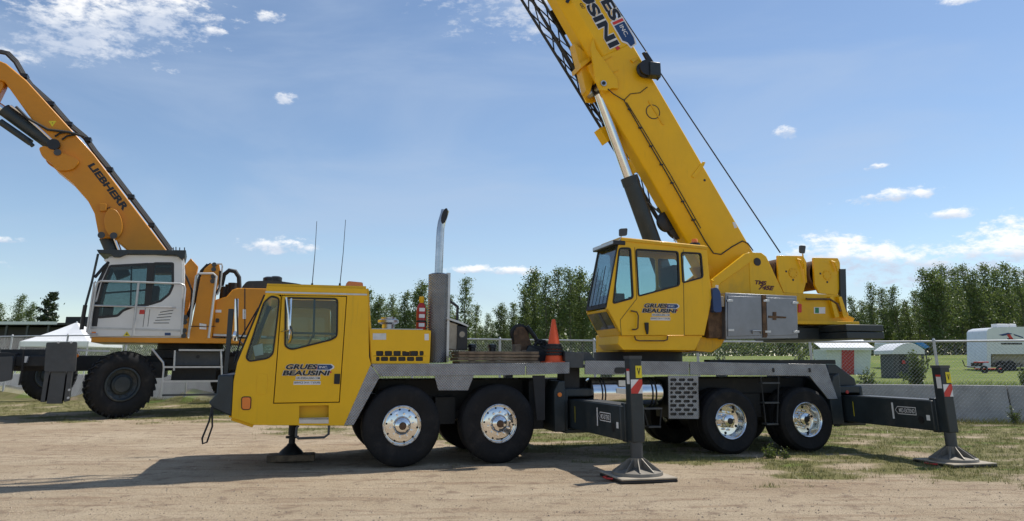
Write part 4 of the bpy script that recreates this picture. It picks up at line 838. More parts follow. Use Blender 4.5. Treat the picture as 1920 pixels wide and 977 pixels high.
c = C.V(1008, 665, .4); t = tag(MB().prism([(-.16, 0), (.22, 0), (.22, .2), (.05, .22), (-.1, .28), (-.16, .2)], -.02, .02).build('steel_plate', DGR, None, .006), 'dark steel plate standing on the deck beside the cone', 'plate'); t.location = (C.o.x + c.x * C.c - .55 * C.s, C.o.y + c.x * C.s + .55 * C.c, 1.463); t.rotation_euler = (0, 0, rad(15.8))
c = C.V(1341, 586, .05); t = on('blue_jug', 'blue plastic jug hanging beside the aluminium tool box', 'jug', (c.x, .06, c.z))
MB().prism(rounded([(-.08, 0), (.08, 0), (.08, .34), (.03, .42), (-.06, .42), (-.08, .3)], .05), -.1, .04).build('jug_body', BLU, t, .02); MB().cyl((.05, -.03, .40), (.06, -.03, .47), .028, None, 12).build('jug_cap', STW, t)
MB().box(.085, .16, -.06, .02, .1, .28).build('cup', PADM, t, .01)

# ------------------------------------------------------------------ the material handler behind the crane
E_ = Frame(-10.7, 21.42, 0, 22)
hd = thing('material_handler', 'ochre wheeled material handler with white raised cab and long arched boom', 'excavator', (-10.7, 21.42, 0), 22)
def QE(pts, v): return E_.q(v, pts)
def PE(x, y, v): return E_.V(x, y, v)
LITE = mat('light_grey_rail', (.50, .50, .49), .4, .4, .1)
# wheels
RW = .90; wr = node('wheel', hd)
ty = MB().lathe([(.44, .06), (.5, .02), (.66, -.01), (.78, .03), (.85, .07), (.86, .10), (.86, .56), (.85, .59), (.78, .63), (.66, .66), (.44, .6)], (0, 0, 0), 'y', 64)
for k in range(30):
    for sd in (0, 1):
        a = 2 * math.pi * (k + .5 * sd) / 30; ca, sa = math.cos(a), math.sin(a); a2 = a + (.13); cb_, sb_ = math.cos(a2), math.sin(a2)
        y0, y1 = (.015, .30) if sd == 0 else (.36, .645); w = .045
        ring = []
        for (c1, s1, yy, r0) in ((ca, sa, y0 if sd == 0 else y1, .80), (ca, sa, y0 if sd == 0 else y1, .885), (cb_, sb_, y1 if sd == 0 else y0, .9), (cb_, sb_, y1 if sd == 0 else y0, .80)): ring.append(Vector((c1 * r0, yy, s1 * r0)))
        ty.slab(ring, Vector((-sa, 0, ca)) * w)
ty.build('tyre', TYR, wr, sharp=40)
MB().lathe([(.46, .05), (.45, .015), (.42, .01), (.40, .03), (.385, .12), (.28, .16), (.26, .10), (.22, .08), (.20, .05), (.001, .045)], (0, 0, 0), 'y', 48).build('rim', DGR, wr)
bo = MB().cyl((0, .15, 0), (0, .10, 0), .018, None, 8).mesh('wheel_bolt'); bo.materials.append(DGR)
for k in range(12): o = link('wheel_bolt', bo, wr); o.location = (.325 * math.cos(k * math.pi / 6), 0, .325 * math.sin(k * math.pi / 6))
def place(w, x, y, z, rz): w.location = E_.local((x, y, z)); w.rotation_euler = (0, 0, rz)
place(wr, -10.75, 21.35, RW, rad(17))
for px, Y, z, rz in ((95, 28.2, 1.03, 8), (446, 27.2, 1.0, -6), (-170, 22.6, .92, 14)):
    r = ray(px, 690); w = copy_tree(wr, hd); place(w, r.x / r.y * Y, Y, z, rad(rz))
# undercarriage
ch = MB().box(-4.6, 5.0, 1.2, 2.6, 1.25, 1.68).box(-.9, .9, .7, 3.4, 1.05, 1.5).box(3.2, 4.2, .7, 3.4, .9, 1.45).box(-4.3, -1.4, .25, .75, 1.38, 1.66)
ch.prism(QE([(0, 655), (86, 655), (86, 683), (0, 683)], .6), .6, .95)
ch.build('undercarriage', FRM, hd, .02)
st = node('stabiliser', hd)
MB().prism(rounded(QE([(87, 642), (145, 641), (142, 697), (83, 697)], -.35), .05), -.38, -.30).build('ground_plate', MGR, st, .012)
MB().prism(QE([(96, 697), (124, 697), (116, 757), (87, 757)], -.3), -.32, -.12).build('leg', MGR, st, .01)
for a in ([(85, 697), (93, 697), (84, 754), (76, 754)], [(127, 697), (136, 697), (129, 752), (120, 754)]): MB().prism(QE(a, -.3), -.34, -.08).build('guide_rail', MGR, st, .01)
MB().prism(QE([(90, 697), (132, 697), (124, 752), (80, 752)], -.08), -.08, .2).build('back_plate', FRM, st)
for x, y in ((110, 642), (134, 642), (128, 746), (130, 731)): c = PE(x, y, -.38); MB().cyl(c, c + NEAR * .05, .03, None, 10).build('bolt', GAL, st)
st2 = node('stabiliser', hd); MB().prism(rounded(QE([(-40, 671), (25, 668), (22, 712), (4, 716), (-40, 716)], .0), .05), -.05, .1).build('ground_plate', MGR, st2, .012); MB().prism(QE([(-20, 660), (30, 662), (28, 690), (-20, 690)], .2), .15, .6).build('leg', FRM, st2, .01)
MB().prism(QE([(42, 668), (53, 668), (49, 680), (42, 680)], .1), .1, .3).build('bracket', GAL, st2); MB().tube([PE(45, 655, .1), PE(42, 690, .1), PE(36, 722, .1)], .03, 6).build('hose', BLK, st2)
MB().prism(QE([(143, 655), (205, 657), (205, 660), (143, 658)], .2), .2, .26).build('rail', GAL, hd); c = PE(145, 667, .1); MB().cyl(c, c + NEAR * .02, .045, None, 12).build('side_marker', AMB, hd)
sd = node('access_steps', hd); vs = .25
for y, a, b in ((656, 335, 420), (688, 307, 418), (715, 305, 412), (741, 304, 405)): p, q_ = PE(a, y, vs), PE(b, y, vs); MB().box(p.x, q_.x, vs - .02, vs + .28, p.z - .03, p.z + .02).build('tread', LITE if y < 720 else MGR, sd)
MB().tube([PE(285, 654, vs), PE(306, 680, vs), PE(307, 690, vs), PE(302, 745, vs)], .028, 6).build('step_rail', LITE, sd); MB().tube([PE(328, 657, vs), PE(326, 695, vs)], .028, 6).build('step_rail', LITE, sd); MB().tube([PE(414, 655, vs), PE(416, 705, vs)], .028, 6).build('step_rail', LITE, sd)
MB().prism(QE([(331, 659), (412, 660), (412, 685), (328, 685)], vs + .3), vs + .3, 1.2).build('tool_locker', MGR, hd, .01); c = PE(371, 669, vs + .3); MB().cyl(c, c + NEAR * .02, .05, None, 12).build('locker_handle', STB, hd)
MB().box(PE(322, 700, .8).x, PE(405, 700, .8).x, .7, 1.6, .95, 1.35).build('fuel_tank', FRM, hd, .02)
cr = PE(358, 648, 1.9); MB().lathe([(.95, 1.60), (1.1, 1.62), (1.1, 1.85), (.95, 1.87), (.95, 2.1), (.001, 2.1)], (cr.x, 1.9, 0), 'z', 48).build('slewing_ring', FRM, hd)
# platform, body, brackets
zf = PE(250, 633, .4).z; xl, xr = PE(172, 633, .4).x, PE(500, 640, .4).x
MB().box(xl, xr + 1.6, .35, 3.4, zf - .14, zf + .0).build('platform', ORG, hd, .01)
body = [(397, 631), (404, 562), (425, 556), (436, 543), (446, 540), (500, 541), (620, 545), (620, 631)]
MB().prism(QE(body, .45), .45, 3.3).build('engine_housing', ORG, hd, .03)
MB().prism(QE([(458, 541), (458, 630), (460, 630), (460, 541)], .45), .438, .45).build('panel_gap', STB, hd)
MB().prism(rounded(QE([(452, 540), (463, 527), (517, 526), (560, 532), (600, 542)], .9), .08), .9, 3.0).build('engine_hood', DGR, hd, .03)
for x, y in ((517, 524), (505, 525)): c = PE(x, y, 1.5); MB().lathe([(.2, -.05), (.2, .06), (.12, .1), (.001, .1)], c, 'z', 18).build('hood_cap', STB, hd)
MB().prism(QE([(400, 626), (500, 630), (500, 633), (400, 630)], .44), .42, .45).build('lower_trim', LITE, hd)
c = PE(407, 601, .45); MB().prism(rounded(QE([(404, 597), (411, 597), (411, 605), (404, 605)], .45), .04), .43, .45).build('door_lock', STB, hd)
for a in ([(404, 581), (415, 581), (415, 586), (404, 586)], [(455, 580), (461, 580), (461, 598), (455, 598)], [(374, 606), (387, 608), (387, 612), (374, 611)], [(374, 613), (387, 614), (387, 618), (374, 617)]): v_ = .45 if a[0][0] > 400 else .34; MB().prism(QE(a, v_), v_ - .012, v_).build('sticker', STW, hd)
bk = node('boom_bracket', hd)
MB().prism(QE([(396, 494), (411, 494), (414, 510), (405, 556), (397, 636), (354, 636), (364, 584), (376, 520), (384, 503)], .35), .35, 1.0).build('bracket_plate', ORG, bk, .02)
MB().tube([PE(404, 612, .34), PE(356, 612, .34)], .012, 5).build('bracket_seam', STB, bk)
MB().prism(QE([(339, 636), (340, 592), (352, 584), (363, 540), (372, 500), (358, 484), (340, 505), (342, 560)], 1.05), 1.05, 1.6).build('inner_bracket', ORG, bk, .02)
MB().prism(QE([(340, 634), (341, 595), (348, 588), (354, 596), (352, 636)], .4), .4, .8).build('foot_plate', ORG, bk, .01)
for x, y, v_ in ((401, 502, .35), (399, 524, .35), (347, 601, .4), (345, 626, .4)):
    c = PE(x, y, v_); MB().cyl(c + Vector((0, 0, .09)), c + Vector((0, 0, .09)) + NEAR * .03, .07, None, 14).cyl(c - Vector((0, 0, .05)), c - Vector((0, 0, .05)) + NEAR * .03, .07, None, 14).build('pin_plate', MGR, bk)
for k, pts in enumerate(([(396, 495), (384, 502), (374, 520), (366, 560), (352, 604), (345, 640)], [(390, 496), (378, 508), (368, 540), (358, 578), (348, 600)], [(340, 505), (350, 520), (360, 545), (358, 575)], [(413, 508), (411, 540), (405, 550), (402, 556)])): MB().tube([PE(x, y, .6 if k < 2 else (.9 if k == 2 else .33)) for x, y in pts], .05 if k < 2 else .03, 8).build('hose', BLK, bk)
MB().tube([PE(415, 536, .6), PE(420, 515, .6), PE(430, 507, .6), PE(441, 509, .6), PE(448, 520, .6), PE(449, 540, .6)], .07, 8).build('intake_hose', BLK, hd)
for x, y, r in ((420, 545, .12), (428, 541, .1), (436, 538, .14)): c = PE(x, y, .9); MB().cyl(c - Vector((0, 0, .3)), c + Vector((0, 0, .12)), r, None, 12).build('valve_unit', FRM, hd)
# rails
def pipe(pts, v, r=.03, name='hand_rail', m=LITE): return MB().tube([PE(x, y, v) for x, y in pts], r, 8).build(name, m, hd)
pipe([(183, 627), (170, 627), (163, 622), (177, 530), (180, 528)], .1); pipe([(166, 627), (180, 540), (183, 530), (189, 527), (260, 529), (338, 532), (345, 535), (347, 541), (340, 627)], .1)
pipe([(177, 573), (330, 577)], .1, .026); pipe([(260, 530), (249, 630)], .1, .034)
pipe([(353, 633), (368, 518), (372, 513), (400, 513), (406, 518), (391, 634)], .2, .035); pipe([(405, 495), (416, 495), (417, 500), (413, 540), (408, 552), (404, 552)], .3, .025)
# cab
cv0, cv1 = .32, 1.55
hc = [(194, 487), (204, 484), (234, 478), (291, 478), (341, 482), (343, 505), (340, 630), (168, 631), (172, 600), (178, 565), (189, 528), (204, 497)]
h1 = [(206, 498), (280, 494), (274, 573), (252, 575), (231, 583), (221, 593), (185, 596), (181, 593), (183, 568), (192, 530)]
h2 = [(288, 493), (325, 493), (325, 536), (318, 552), (302, 565), (279, 572)]
hb = node('operator_cab', hd); holes = [rounded(QE(h, cv0), .05, 3) for h in (h1, h2)]
MB().prism(QE(hc, cv0), cv0, cv0 + .06, holes).build('side_panel', WHI, hb, .012)
MB().prism(QE(hc, cv0), cv1 - .06, cv1, holes).build('side_panel', WHI, hb, .012)
for h in holes:
    MB().prism(h, cv0 + .02, cv0 + .028).build('window', GLE, hb); MB().prism(h, cv1 - .03, cv1 - .022).build('window', GLS, hb)
    MB().prism(grow(h, .02), cv0 - .006, cv0 + .02, [grow(h, -.05)]).build('window_seal', STB, hb)
o = QE(hc, cv0); hl = MB()
for a, b in ((2, 1), (3, 2), (4, 3), (5, 4), (6, 5), (7, 6)): strip(hl, o[a], o[b], cv0 + .06, cv1 - .06, .05)
hl.build('cab_shell', WHI, hb, .01)
fw = MB()
for a, b in ((8, 9), (9, 10), (10, 11)): strip(fw, o[a], o[b], cv0 + .06, cv1 - .06, -.015)
fw.build('windscreen', GLD, hb)
pl = MB()
for a, b in ((8, 9), (9, 10), (10, 11)): strip(pl, o[a], o[b], cv0 - .004, cv0 + .09, -.09); strip(pl, o[a], o[b], cv1 - .09, cv1 + .004, -.09)
pl.build('front_pillar', STB, hb)
MB().prism(QE([(176, 566), (186, 566), (184, 597), (182, 612), (172, 612)], cv0), cv0 - .012, cv0 + .01).build('lower_pillar', STB, hb)
MB().prism(QE([(245, 497), (248, 497), (246, 575), (243, 576)], cv0), cv0 + .03, cv0 + .05).build('window_bar', STB, hb); MB().prism(QE([(196, 548), (276, 542), (276, 545), (196, 551)], cv0), cv0 + .03, cv0 + .05).build('window_bar', STB, hb)
MB().prism(QE([(280, 493), (288, 493), (279, 574), (272, 574)], cv0), cv0 - .012, cv0).build('door_pillar', STB, hb)
MB().prism(QE([(170, 613), (340, 618), (340, 622), (170, 617)], cv0), cv0 - .01, cv0).build('sill_trim', LITE, hb)
for k in range(5): a = [(300 - k * 3, 585 + k * 5), (325 - k * 2, 581 + k * 6), (325 - k * 2, 582.3 + k * 6), (300 - k * 3, 586.3 + k * 5)]; MB().prism(QE(a, cv0), cv0 - .006, cv0).build('vent_slit', MGR, hb)
for pts in ([(273, 574), (268, 613)], [(281, 580), (277, 612)], [(253, 575), (249, 616)]): MB().tube([PE(x, y, cv0) for x, y in pts], .008, 5).build('panel_seam', MGR, hb)
for a, m_ in (([(262, 581), (271, 581), (271, 589), (261, 589)], REDW), ([(309, 624), (320, 624), (320, 629), (309, 629)], STN)): MB().prism(QE(a, cv0), cv0 - .008, cv0).build('sticker', m_, hb)
tr_ = QE([(231, 630), (244, 630), (238, 621)], cv0); MB().prism(tr_, cv0 - .01, cv0).build('warning_triangle', STY, hb); MB().prism(grow(tr_, -.03), cv0 - .012, cv0 - .008).build('triangle_mark', STB, hb)
MB().prism(rounded(QE([(172, 622), (180, 622), (180, 628), (172, 628)], cv0), .02), cv0 - .01, cv0).build('side_marker', AMB, hb)
MB().box(o[8][0] + .9, o[8][0] + 1.5, cv0 + .3, cv1 - .3, o[7][1] + .1, o[7][1] + .75).box(o[8][0] + 1.4, o[8][0] + 1.6, cv0 + .3, cv1 - .3, o[7][1] + .7, o[7][1] + 1.5).box(o[8][0] + .2, o[8][0] + .45, cv0 + .3, cv0 + .6, o[7][1] + .1, o[7][1] + .9).build('seat_and_console', BLK, hb, .03)
MB().prism(QE([(181, 468), (349, 469), (346, 482), (341, 487), (331, 478), (240, 476), (225, 482), (214, 482), (206, 476), (185, 475)], .2), .2, 1.7).build('roof_guard', DGR, hb, .01)
fg = MB()
for v_ in (.25, .65, 1.05, 1.45, 1.68): fg.tube([PE(184, 476, v_ * .5 + .1), PE(172, 530, v_ * .5 + .1), PE(160, 574, v_ * .5 + .1)], .035, 6)
fg.build('front_guard', DGR, hb); MB().tube([PE(160, 572, .15), PE(155, 600, .2), PE(153, 618, .2)], .055, 8).build('guard_hinge', STB, hb); MB().tube([PE(178, 520, .2), PE(195, 500, .3), PE(204, 492, .35)], .05, 6).build('guard_arm', STB, hb)
for x in (325, 330, 337, 346): MB().tube([PE(x, 470, .5), PE(x, 463 + (x % 3), .5)], .015, 5).build('work_light', STB, hb)
# boom
BV0, BV1 = 1.5, 2.15
bm = node('boom', hd); VB_ = BV0
bo_px = [(-70, 100), (0, 114), (12, 119), (49, 150), (129, 238), (176, 289), (311, 467), (345, 512), (290, 512), (237, 467), (213, 446), (186, 447), (177, 400), (164, 375), (135, 342), (104, 317), (84, 290), (92, 262), (53, 215), (8, 152), (-70, 135)]
MB().prism(QE(bo_px, VB_), BV0, BV1).build('boom_arm', ORG, bm, .03)
for v0 in (BV0 - .12, BV1 + .02): MB().prism(rounded(QE([(74, 279), (84, 275), (104, 284), (140, 297), (150, 304), (140, 318), (124, 322), (108, 320), (96, 306), (80, 296)], VB_), .12), v0, v0 + .1).build('cylinder_ear', ORG, bm, .015)
for v0 in (BV0 - .12, BV1 + .02):
    e_ = [(213 + 17 * math.cos(a) + 3 * math.sin(a), 420 + 28 * math.sin(a)) for a in [k * math.pi / 12 for k in range(24)]]; MB().prism(QE(e_, VB_), v0, v0 + .1).build('boom_ear', ORG, bm, .015)
for x, y in ((213, 442), (190, 441), (108, 286)): c = PE(x, y, BV0 - .13); MB().cyl(c, c + NEAR * .03, .1, None, 16).build('pin_cap', MGR, bm)
MB().prism(QE([(187, 382), (200, 383), (200, 396), (188, 397)], VB_), BV0 - .1, BV0).build('junction_box', ORG, bm, .01)
MB().tube([PE(200, 392, BV0 - .03), PE(206, 388, BV0 - .05), PE(205, 397, BV0 - .05), PE(212, 394, BV0 - .03)], .015, 5).build('cable', BLK, bm)
a, b_, t_ = PE(164, 311, VB_), PE(231, 396, VB_), PE(176, 305, VB_); lettering('lettering', 'LIEBHERR', .045, a, b_, t_, NEAR, STB, bm, .006)
tri = QE([(91, 227), (106, 227), (98, 238)], VB_); MB().prism(tri, BV0 - .006, BV0).build('warning_triangle', STY, bm); MB().prism(grow(tri, -.05), BV0 - .009, BV0 - .005).build('triangle_mark', STB, bm)
for off, r_ in ((0, .05), (3.5, .038), (-3, .042)):
    MB().tube([PE(x + off * .7, y - off * .5, BV0 + .25 + off * .02) for x, y in ((-40, 92), (0, 97), (14, 100), (30, 116), (46, 144), (58, 160), (96, 194), (130, 233), (160, 258), (178, 284), (206, 318), (246, 370), (284, 420), (320, 470))], r_, 8).build('hose', BLK, bm)
for x, y in ((46, 143), (96, 195), (130, 233), (165, 262), (206, 318), (246, 369), (284, 422)): c = PE(x, y, BV0 + .2); MB().box(c.x - .09, c.x + .09, BV0 + .1, BV0 + .42, c.z - .06, c.z + .06).build('hose_clamp', STB, bm)
MB().tube([PE(x, y, BV0 - .1) for x, y in ((30, 200), (52, 222), (90, 243), (130, 248), (158, 256))], .04, 6).build('hose', BLK, bm); MB().tube([PE(x, y, BV0 - .06) for x, y in ((103, 256), (112, 250), (130, 247))], .03, 6).build('hose', BLK, bm); MB().tube([PE(x, y, BV0 - .06) for x, y in ((116, 262), (126, 255), (145, 252))], .03, 6).build('hose', BLK, bm)
sc_ = node('stick_cylinder', hd); a, b_ = PE(-60, 160, BV0 + .2), PE(104, 276, BV0 + .2); d_ = (b_ - a).normalized()
MB().cyl(PE(8, 206, BV0 + .2), b_, .20, None, 20).build('barrel', DGR, sc_); MB().cyl(a, PE(12, 209, BV0 + .2), .12, None, 18).build('rod', CHR, sc_); MB().cyl(PE(0, 228, BV0 + .1), PE(58, 268, BV0 + .1), .1, None, 12).cyl(PE(50, 262, BV0), PE(62, 274, BV0), .06, None, 8).build('side_pipe', DGR, sc_)
c = b_; MB().cyl(c + Vector((0, -.35, 0)), c + Vector((0, .35, 0)), .17, None, 16).build('cylinder_eye', STB, sc_); MB().tube([PE(20, 198, BV0), PE(40, 212, BV0), PE(70, 238, BV0), PE(98, 264, BV0)], .035, 6).build('pipe', CHR, sc_)
MB().prism(QE([(-120, 120), (-20, 118), (6, 140), (8, 158), (-8, 190), (-160, 420), (-210, 400)], BV0 + .1), BV0 + .12, BV1 - .12).build('stick', ORG, hd, .03)
lf = node('boom_cylinder', hd); a, b_ = PE(199, 444, BV0 + .3), PE(232, 520, BV0 + .3); MB().cyl(a, b_, .2, None, 18).build('barrel', DGR, lf); MB().cyl(PE(215, 446, BV0 + .1), PE(226, 474, BV0 + .1), .06, None, 10).build('pipe', CHR, lf)

# ------------------------------------------------------------------ fence and concrete barrier
def line_pt(s, off=0.0): p = BL + BD * s + BN * off; return p
def s_at(px):                                          # where the barrier line passes a photo column
    r = ray(px, HZ); k = r.x / r.y; return (k * BL.y - BL.x) / (BD.x - k * BD.y)
deg_l = math.degrees(PHI)
jt = s_at(1885); SEG = 3.96; k = 0
prof = [(-.30, 0), (-.30, .08), (-.16, .30), (-.10, .88), (-.08, .93), (.08, .93), (.10, .88), (.16, .30), (.30, .08), (.30, 0)]
segm = MB(); n = len(prof)
segm.v = [(0, p[0], p[1]) for p in prof] + [(SEG - .03, p[0], p[1]) for p in prof]
segm.f = [tuple(range(n)), tuple(reversed(range(n, 2 * n)))] + [(j, (j + 1) % n, (j + 1) % n + n, j + n) for j in range(n)]
smesh = segm.mesh('concrete_barrier', 30); smesh.materials.append(CONC)
WHERE = {0: 'right of the joint beside the camper', -1: 'behind the rear outrigger of the crane', -2: 'behind the rear wheels of the crane', -3: 'behind the chrome fuel tank of the crane', -4: 'behind the middle of the crane carrier', -5: 'behind the second wheel of the crane'}
for j in range(-11, 1):
    s = jt + SEG * j; p = line_pt(s + .015, .35); z = gz(*line_pt(s + 2, -.2))
    o = link('concrete_barrier', smesh, None, .015); o.location = (p.x, p.y, z - .03); o.rotation_euler = (0, 0, PHI + rad((.5, -.4, .2, -.2)[j % 4] * .5))
    tag(o, 'grey concrete barrier block ' + (WHERE[j] if j in WHERE else ('first', 'second', 'third', 'fourth', 'fifth', 'sixth')[j + 11] + ' from the far left end of the row'), 'barrier', 'concrete barriers along the lot')
fence = thing('chain_link_fence', 'galvanised chain link fence with top rail running behind the machines', 'fence', (BL.x, BL.y, 0), deg_l)
FO = -.35; s0, s1 = s_at(-60) - 2, 12.0
def ztop(s): return 2.02 + .5 * sst(2, -30, s)
def zbot(s): return gz(*line_pt(s, FO))
posts = [s_at(1752) + 3.05 * j for j in range(-14, 4)]
for s in posts:
    if s0 < s < s1: MB().cyl((s, FO, zbot(s) - .1), (s, FO, ztop(s) + .03), .038, None, 10).cyl((s, FO, ztop(s) + .03), (s, FO, ztop(s) + .08), .045, .02, 10).build('post', GAL, fence)
MB().tube([(s, FO, ztop(s)) for s in np.arange(s0, s1 + .1, 1.5)], .026, 8).build('top_rail', GAL, fence)
wv, wf_ = [], []; ST = .092; r_ = .0033; s = s0; kk = 0
while s < s1:
    zb, zt = zbot(s) + .03, ztop(s) - .01; m_ = int((zt - zb) / (ST / 2)); base = len(wv)
    for j in range(m_ + 1):
        c = (s + (ST / 2 if (j + kk) % 2 else -ST / 2) * .52, FO + (.006 if (j % 2) else -.006), zb + j * ST / 2)
        wv += [(c[0] - r_, c[1], c[2]), (c[0] + r_ * .5, c[1] - r_, c[2]), (c[0] + r_ * .5, c[1] + r_, c[2])]
    for j in range(m_):
        a = base + 3 * j
        for q in range(3): wf_.append((a + q, a + (q + 1) % 3, a + 3 + (q + 1) % 3, a + 3 + q))
    s += ST / 2 * 1.0; kk += 1
me = bpy.data.meshes.new('wire_mesh'); me.from_pydata(wv, [], wf_); me.materials.append(GAL); o = link('wire_mesh', me, fence); o['kind'] = 'stuff'

# ------------------------------------------------------------------ foliage
AL = leaf_mat('aspen_leaf', (.09, .13, .045), (.19, .245, .09), .45); BLF = leaf_mat('bush_leaf', (.06, .10, .02), (.15, .19, .05)); PIN = leaf_mat('needle', (.014, .030, .012), (.035, .055, .02), .15)
GRS = leaf_mat('grass_blade', (.115, .125, .035), (.29, .25, .12), .3); GRD = leaf_mat('meadow_blade', (.12, .17, .035), (.22, .25, .075), .35)
def leaf_mesh(name, pts, size, rng, m, flat=.0):
    n = len(pts); P_ = np.array(pts); d1 = rng.normal(size=(n, 3)); d1 /= np.linalg.norm(d1, axis=1)[:, None]; d2 = rng.normal(size=(n, 3)); d2 -= (d2 * d1).sum(1)[:, None] * d1; d2 /= np.linalg.norm(d2, axis=1)[:, None]
    s = (size * rng.uniform(.55, 1.25, n))[:, None]
    v = np.stack([P_ - d1 * s * .5, P_ + d2 * s * .36, P_ + d1 * s * .5, P_ - d2 * s * .36], 1).reshape(-1, 3)
    me = bpy.data.meshes.new(name); me.vertices.add(4 * n); me.vertices.foreach_set('co', v.ravel()); me.loops.add(4 * n); me.loops.foreach_set('vertex_index', np.arange(4 * n)); me.polygons.add(n); me.polygons.foreach_set('loop_start', np.arange(0, 4 * n, 4)); me.polygons.foreach_set('loop_total', np.full(n, 4)); me.update(); me.validate(); me.materials.append(m); return me
def tree_meshes(seed, h, spread, base, nbr, per, leaf, m, kind='aspen'):
    rg = random.Random(seed); rng = np.random.default_rng(seed); wood = MB(); pts = []
    bend = [Vector((rg.uniform(-.25, .25), rg.uniform(-.25, .25), 0)) for _ in range(6)]; tk_ = [Vector((0, 0, -.3))]
    for k in range(1, 7): tk_.append(Vector((0, 0, h * k / 6)) + bend[k - 1] * (h / 10) * (k / 4))
    wood.tube(tk_, [h * .013 * (1 - k / 6.6) + .012 for k in range(7)], 7)
    def trunk(t): k = min(5, int(t * 6)); return tk_[k].lerp(tk_[k + 1], t * 6 - k)
    for j in range(nbr):
        t = base + (1 - base) * ((j + rg.random()) / nbr) ** .9; az = rg.uniform(0, 6.283); o = trunk(min(.995, t)); rel = (t - base) / (1 - base)
        if kind == 'pine': ln = spread * (1.02 - rel) ** .8 * rg.uniform(.6, 1.1) + .15; up = rg.uniform(-.1, .35)
        else: ln = spread * (math.sin(math.pi * min(1, .18 + rel * .84)) ** .7) * rg.uniform(.45, 1.15) + .2; up = rg.uniform(.5, 1.5)
        d = Vector((math.cos(az), math.sin(az), up)).normalized(); e = o + d * ln; md = o.lerp(e, .5) + Vector((0, 0, -.06 * ln))
        wood.tube([o, md, e], [.012 + .012 * ln, .01 + .006 * ln, .006], 4)
        nc = max(2, int(ln / .38))
        for c in range(nc):
            f = .25 + .8 * (c + rg.random()) / nc; q = o.lerp(e, f) if f < 1 else e + d * (f - 1); cl = rg.uniform(.16, .36) * (1.25 if kind != 'pine' else 1); cnt = int(per * rg.uniform(.4, 1.5))
            pts += [(q.x + a, q.y + b_, q.z + c_) for a, b_, c_ in rng.normal(size=(cnt, 3)) * (cl, cl, cl * (.8 if kind != 'pine' else .4))]
    return wood.mesh('trunk', 60), leaf_mesh('crown', pts, leaf, rng, m)
VAR = []
for k in range(6):
    h = (10, 11, 9.5, 10.5, 10, 9)[k]; a, b = tree_meshes(11 + k, h, (1.5, 1.25, 1.7, 1.4, 1.9, 2.3)[k], (.10, .14, .08, .18, .06, .05)[k], (62, 58, 64, 54, 66, 70)[k], 21, .22, AL); a.materials.append(BARK); VAR.append((h, a, b))
a, b = tree_meshes(40, 9, 3.0, .12, 90, 26, .34, PIN, 'pine'); a.materials.append(BARK); VAR.append((9, a, b))
def tree(px, Y, top_row, var, label, group='trees behind the field', name='aspen_tree', rot=None, wide=1.0):
    r = ray(px, 560); x = r.x / r.y * Y; z = gz(x, Y); rt = ray(px, top_row); ztop_ = EYE + rt.z / rt.y * Y; h, a, b = VAR[var]; s = (ztop_ - z) / h
    t = thing(name, label, 'tree', (x, Y, z), rot if rot is not None else (px * 37) % 360, group); t.scale = (s * wide, s * wide, s); link('trunk', a, t); link('crown', b, t); return t
FRONT = [(690, 545), (712, 560), (736, 556), (762, 550), (790, 534), (842, 556), (872, 524), (893, 574), (915, 590), (938, 574), (962, 570), (985, 545), (1003, 512), (1024, 522), (1046, 506), (1068, 508), (1090, 512), (1112, 522), (1140, 560), (1165, 575),
         (1595, 560), (1615, 566), (1634, 534), (1655, 544), (1676, 540), (1697, 566), (1716, 548), (1738, 508), (1757, 512), (1776, 502), (1795, 506), (1814, 500), (1834, 512), (1853, 500), (1872, 508), (1892, 498), (1912, 506), (1935, 510)]
rt_ = random.Random(8)
for k, (px, ty_) in enumerate(FRONT):
    sd = 'behind the engine cover' if px < 800 else ('behind the crane deck' if px < 1180 else 'behind the camper and huts')
    i = k if px < 800 else (k - 5 if px < 1180 else k - 20)
    nth = ('first', 'second', 'third', 'fourth', 'fifth', 'sixth', 'seventh', 'eighth', 'ninth', 'tenth', 'eleventh', 'twelfth', 'thirteenth', 'fourteenth', 'fifteenth', 'sixteenth', 'seventeenth', 'eighteenth')[i]
    tree(px, 88 + rt_.uniform(-5, 5), ty_, rt_.randrange(6), f'slender green aspen, {nth} from the left {sd}')
# second, partly hidden row that closes the gaps low down
back = []
for px in list(range(400, 680, 26)) + list(range(680, 1185, 22)) + list(range(1190, 1590, 24)) + list(range(1590, 1990, 21)):
    ty_ = np.interp(px, [400, 640, 680, 800, 850, 900, 960, 1010, 1120, 1180, 1400, 1590, 1640, 1700, 1750, 1980], [625, 605, 590, 575, 590, 615, 595, 560, 560, 600, 610, 590, 575, 580, 545, 540]) + rt_.uniform(-8, 10)
    tree(px, 97 + rt_.uniform(-3, 5), ty_, rt_.choice((2, 4, 5)), 'one of the lower trees closing the wood behind the front row of aspens', 'back row of the wood', wide=1.35)
for px, Y, ty_, v_, lb, w in ((42, 130, 556, 4, 'round leafy tree above the dark roof at far left', 1.0), (62, 128, 572, 5, 'lower leafy tree beside the pine at far left', .8), (95, 125, 549, 6, 'dark pine tree above the dark roof at far left', .8), (2, 128, 572, 4, 'leafy tree cut by the left edge of the picture', 1.3)):
    tree(px, Y, ty_, v_, lb, None, 'pine_tree' if v_ == 6 else 'leafy_tree', wide=w)
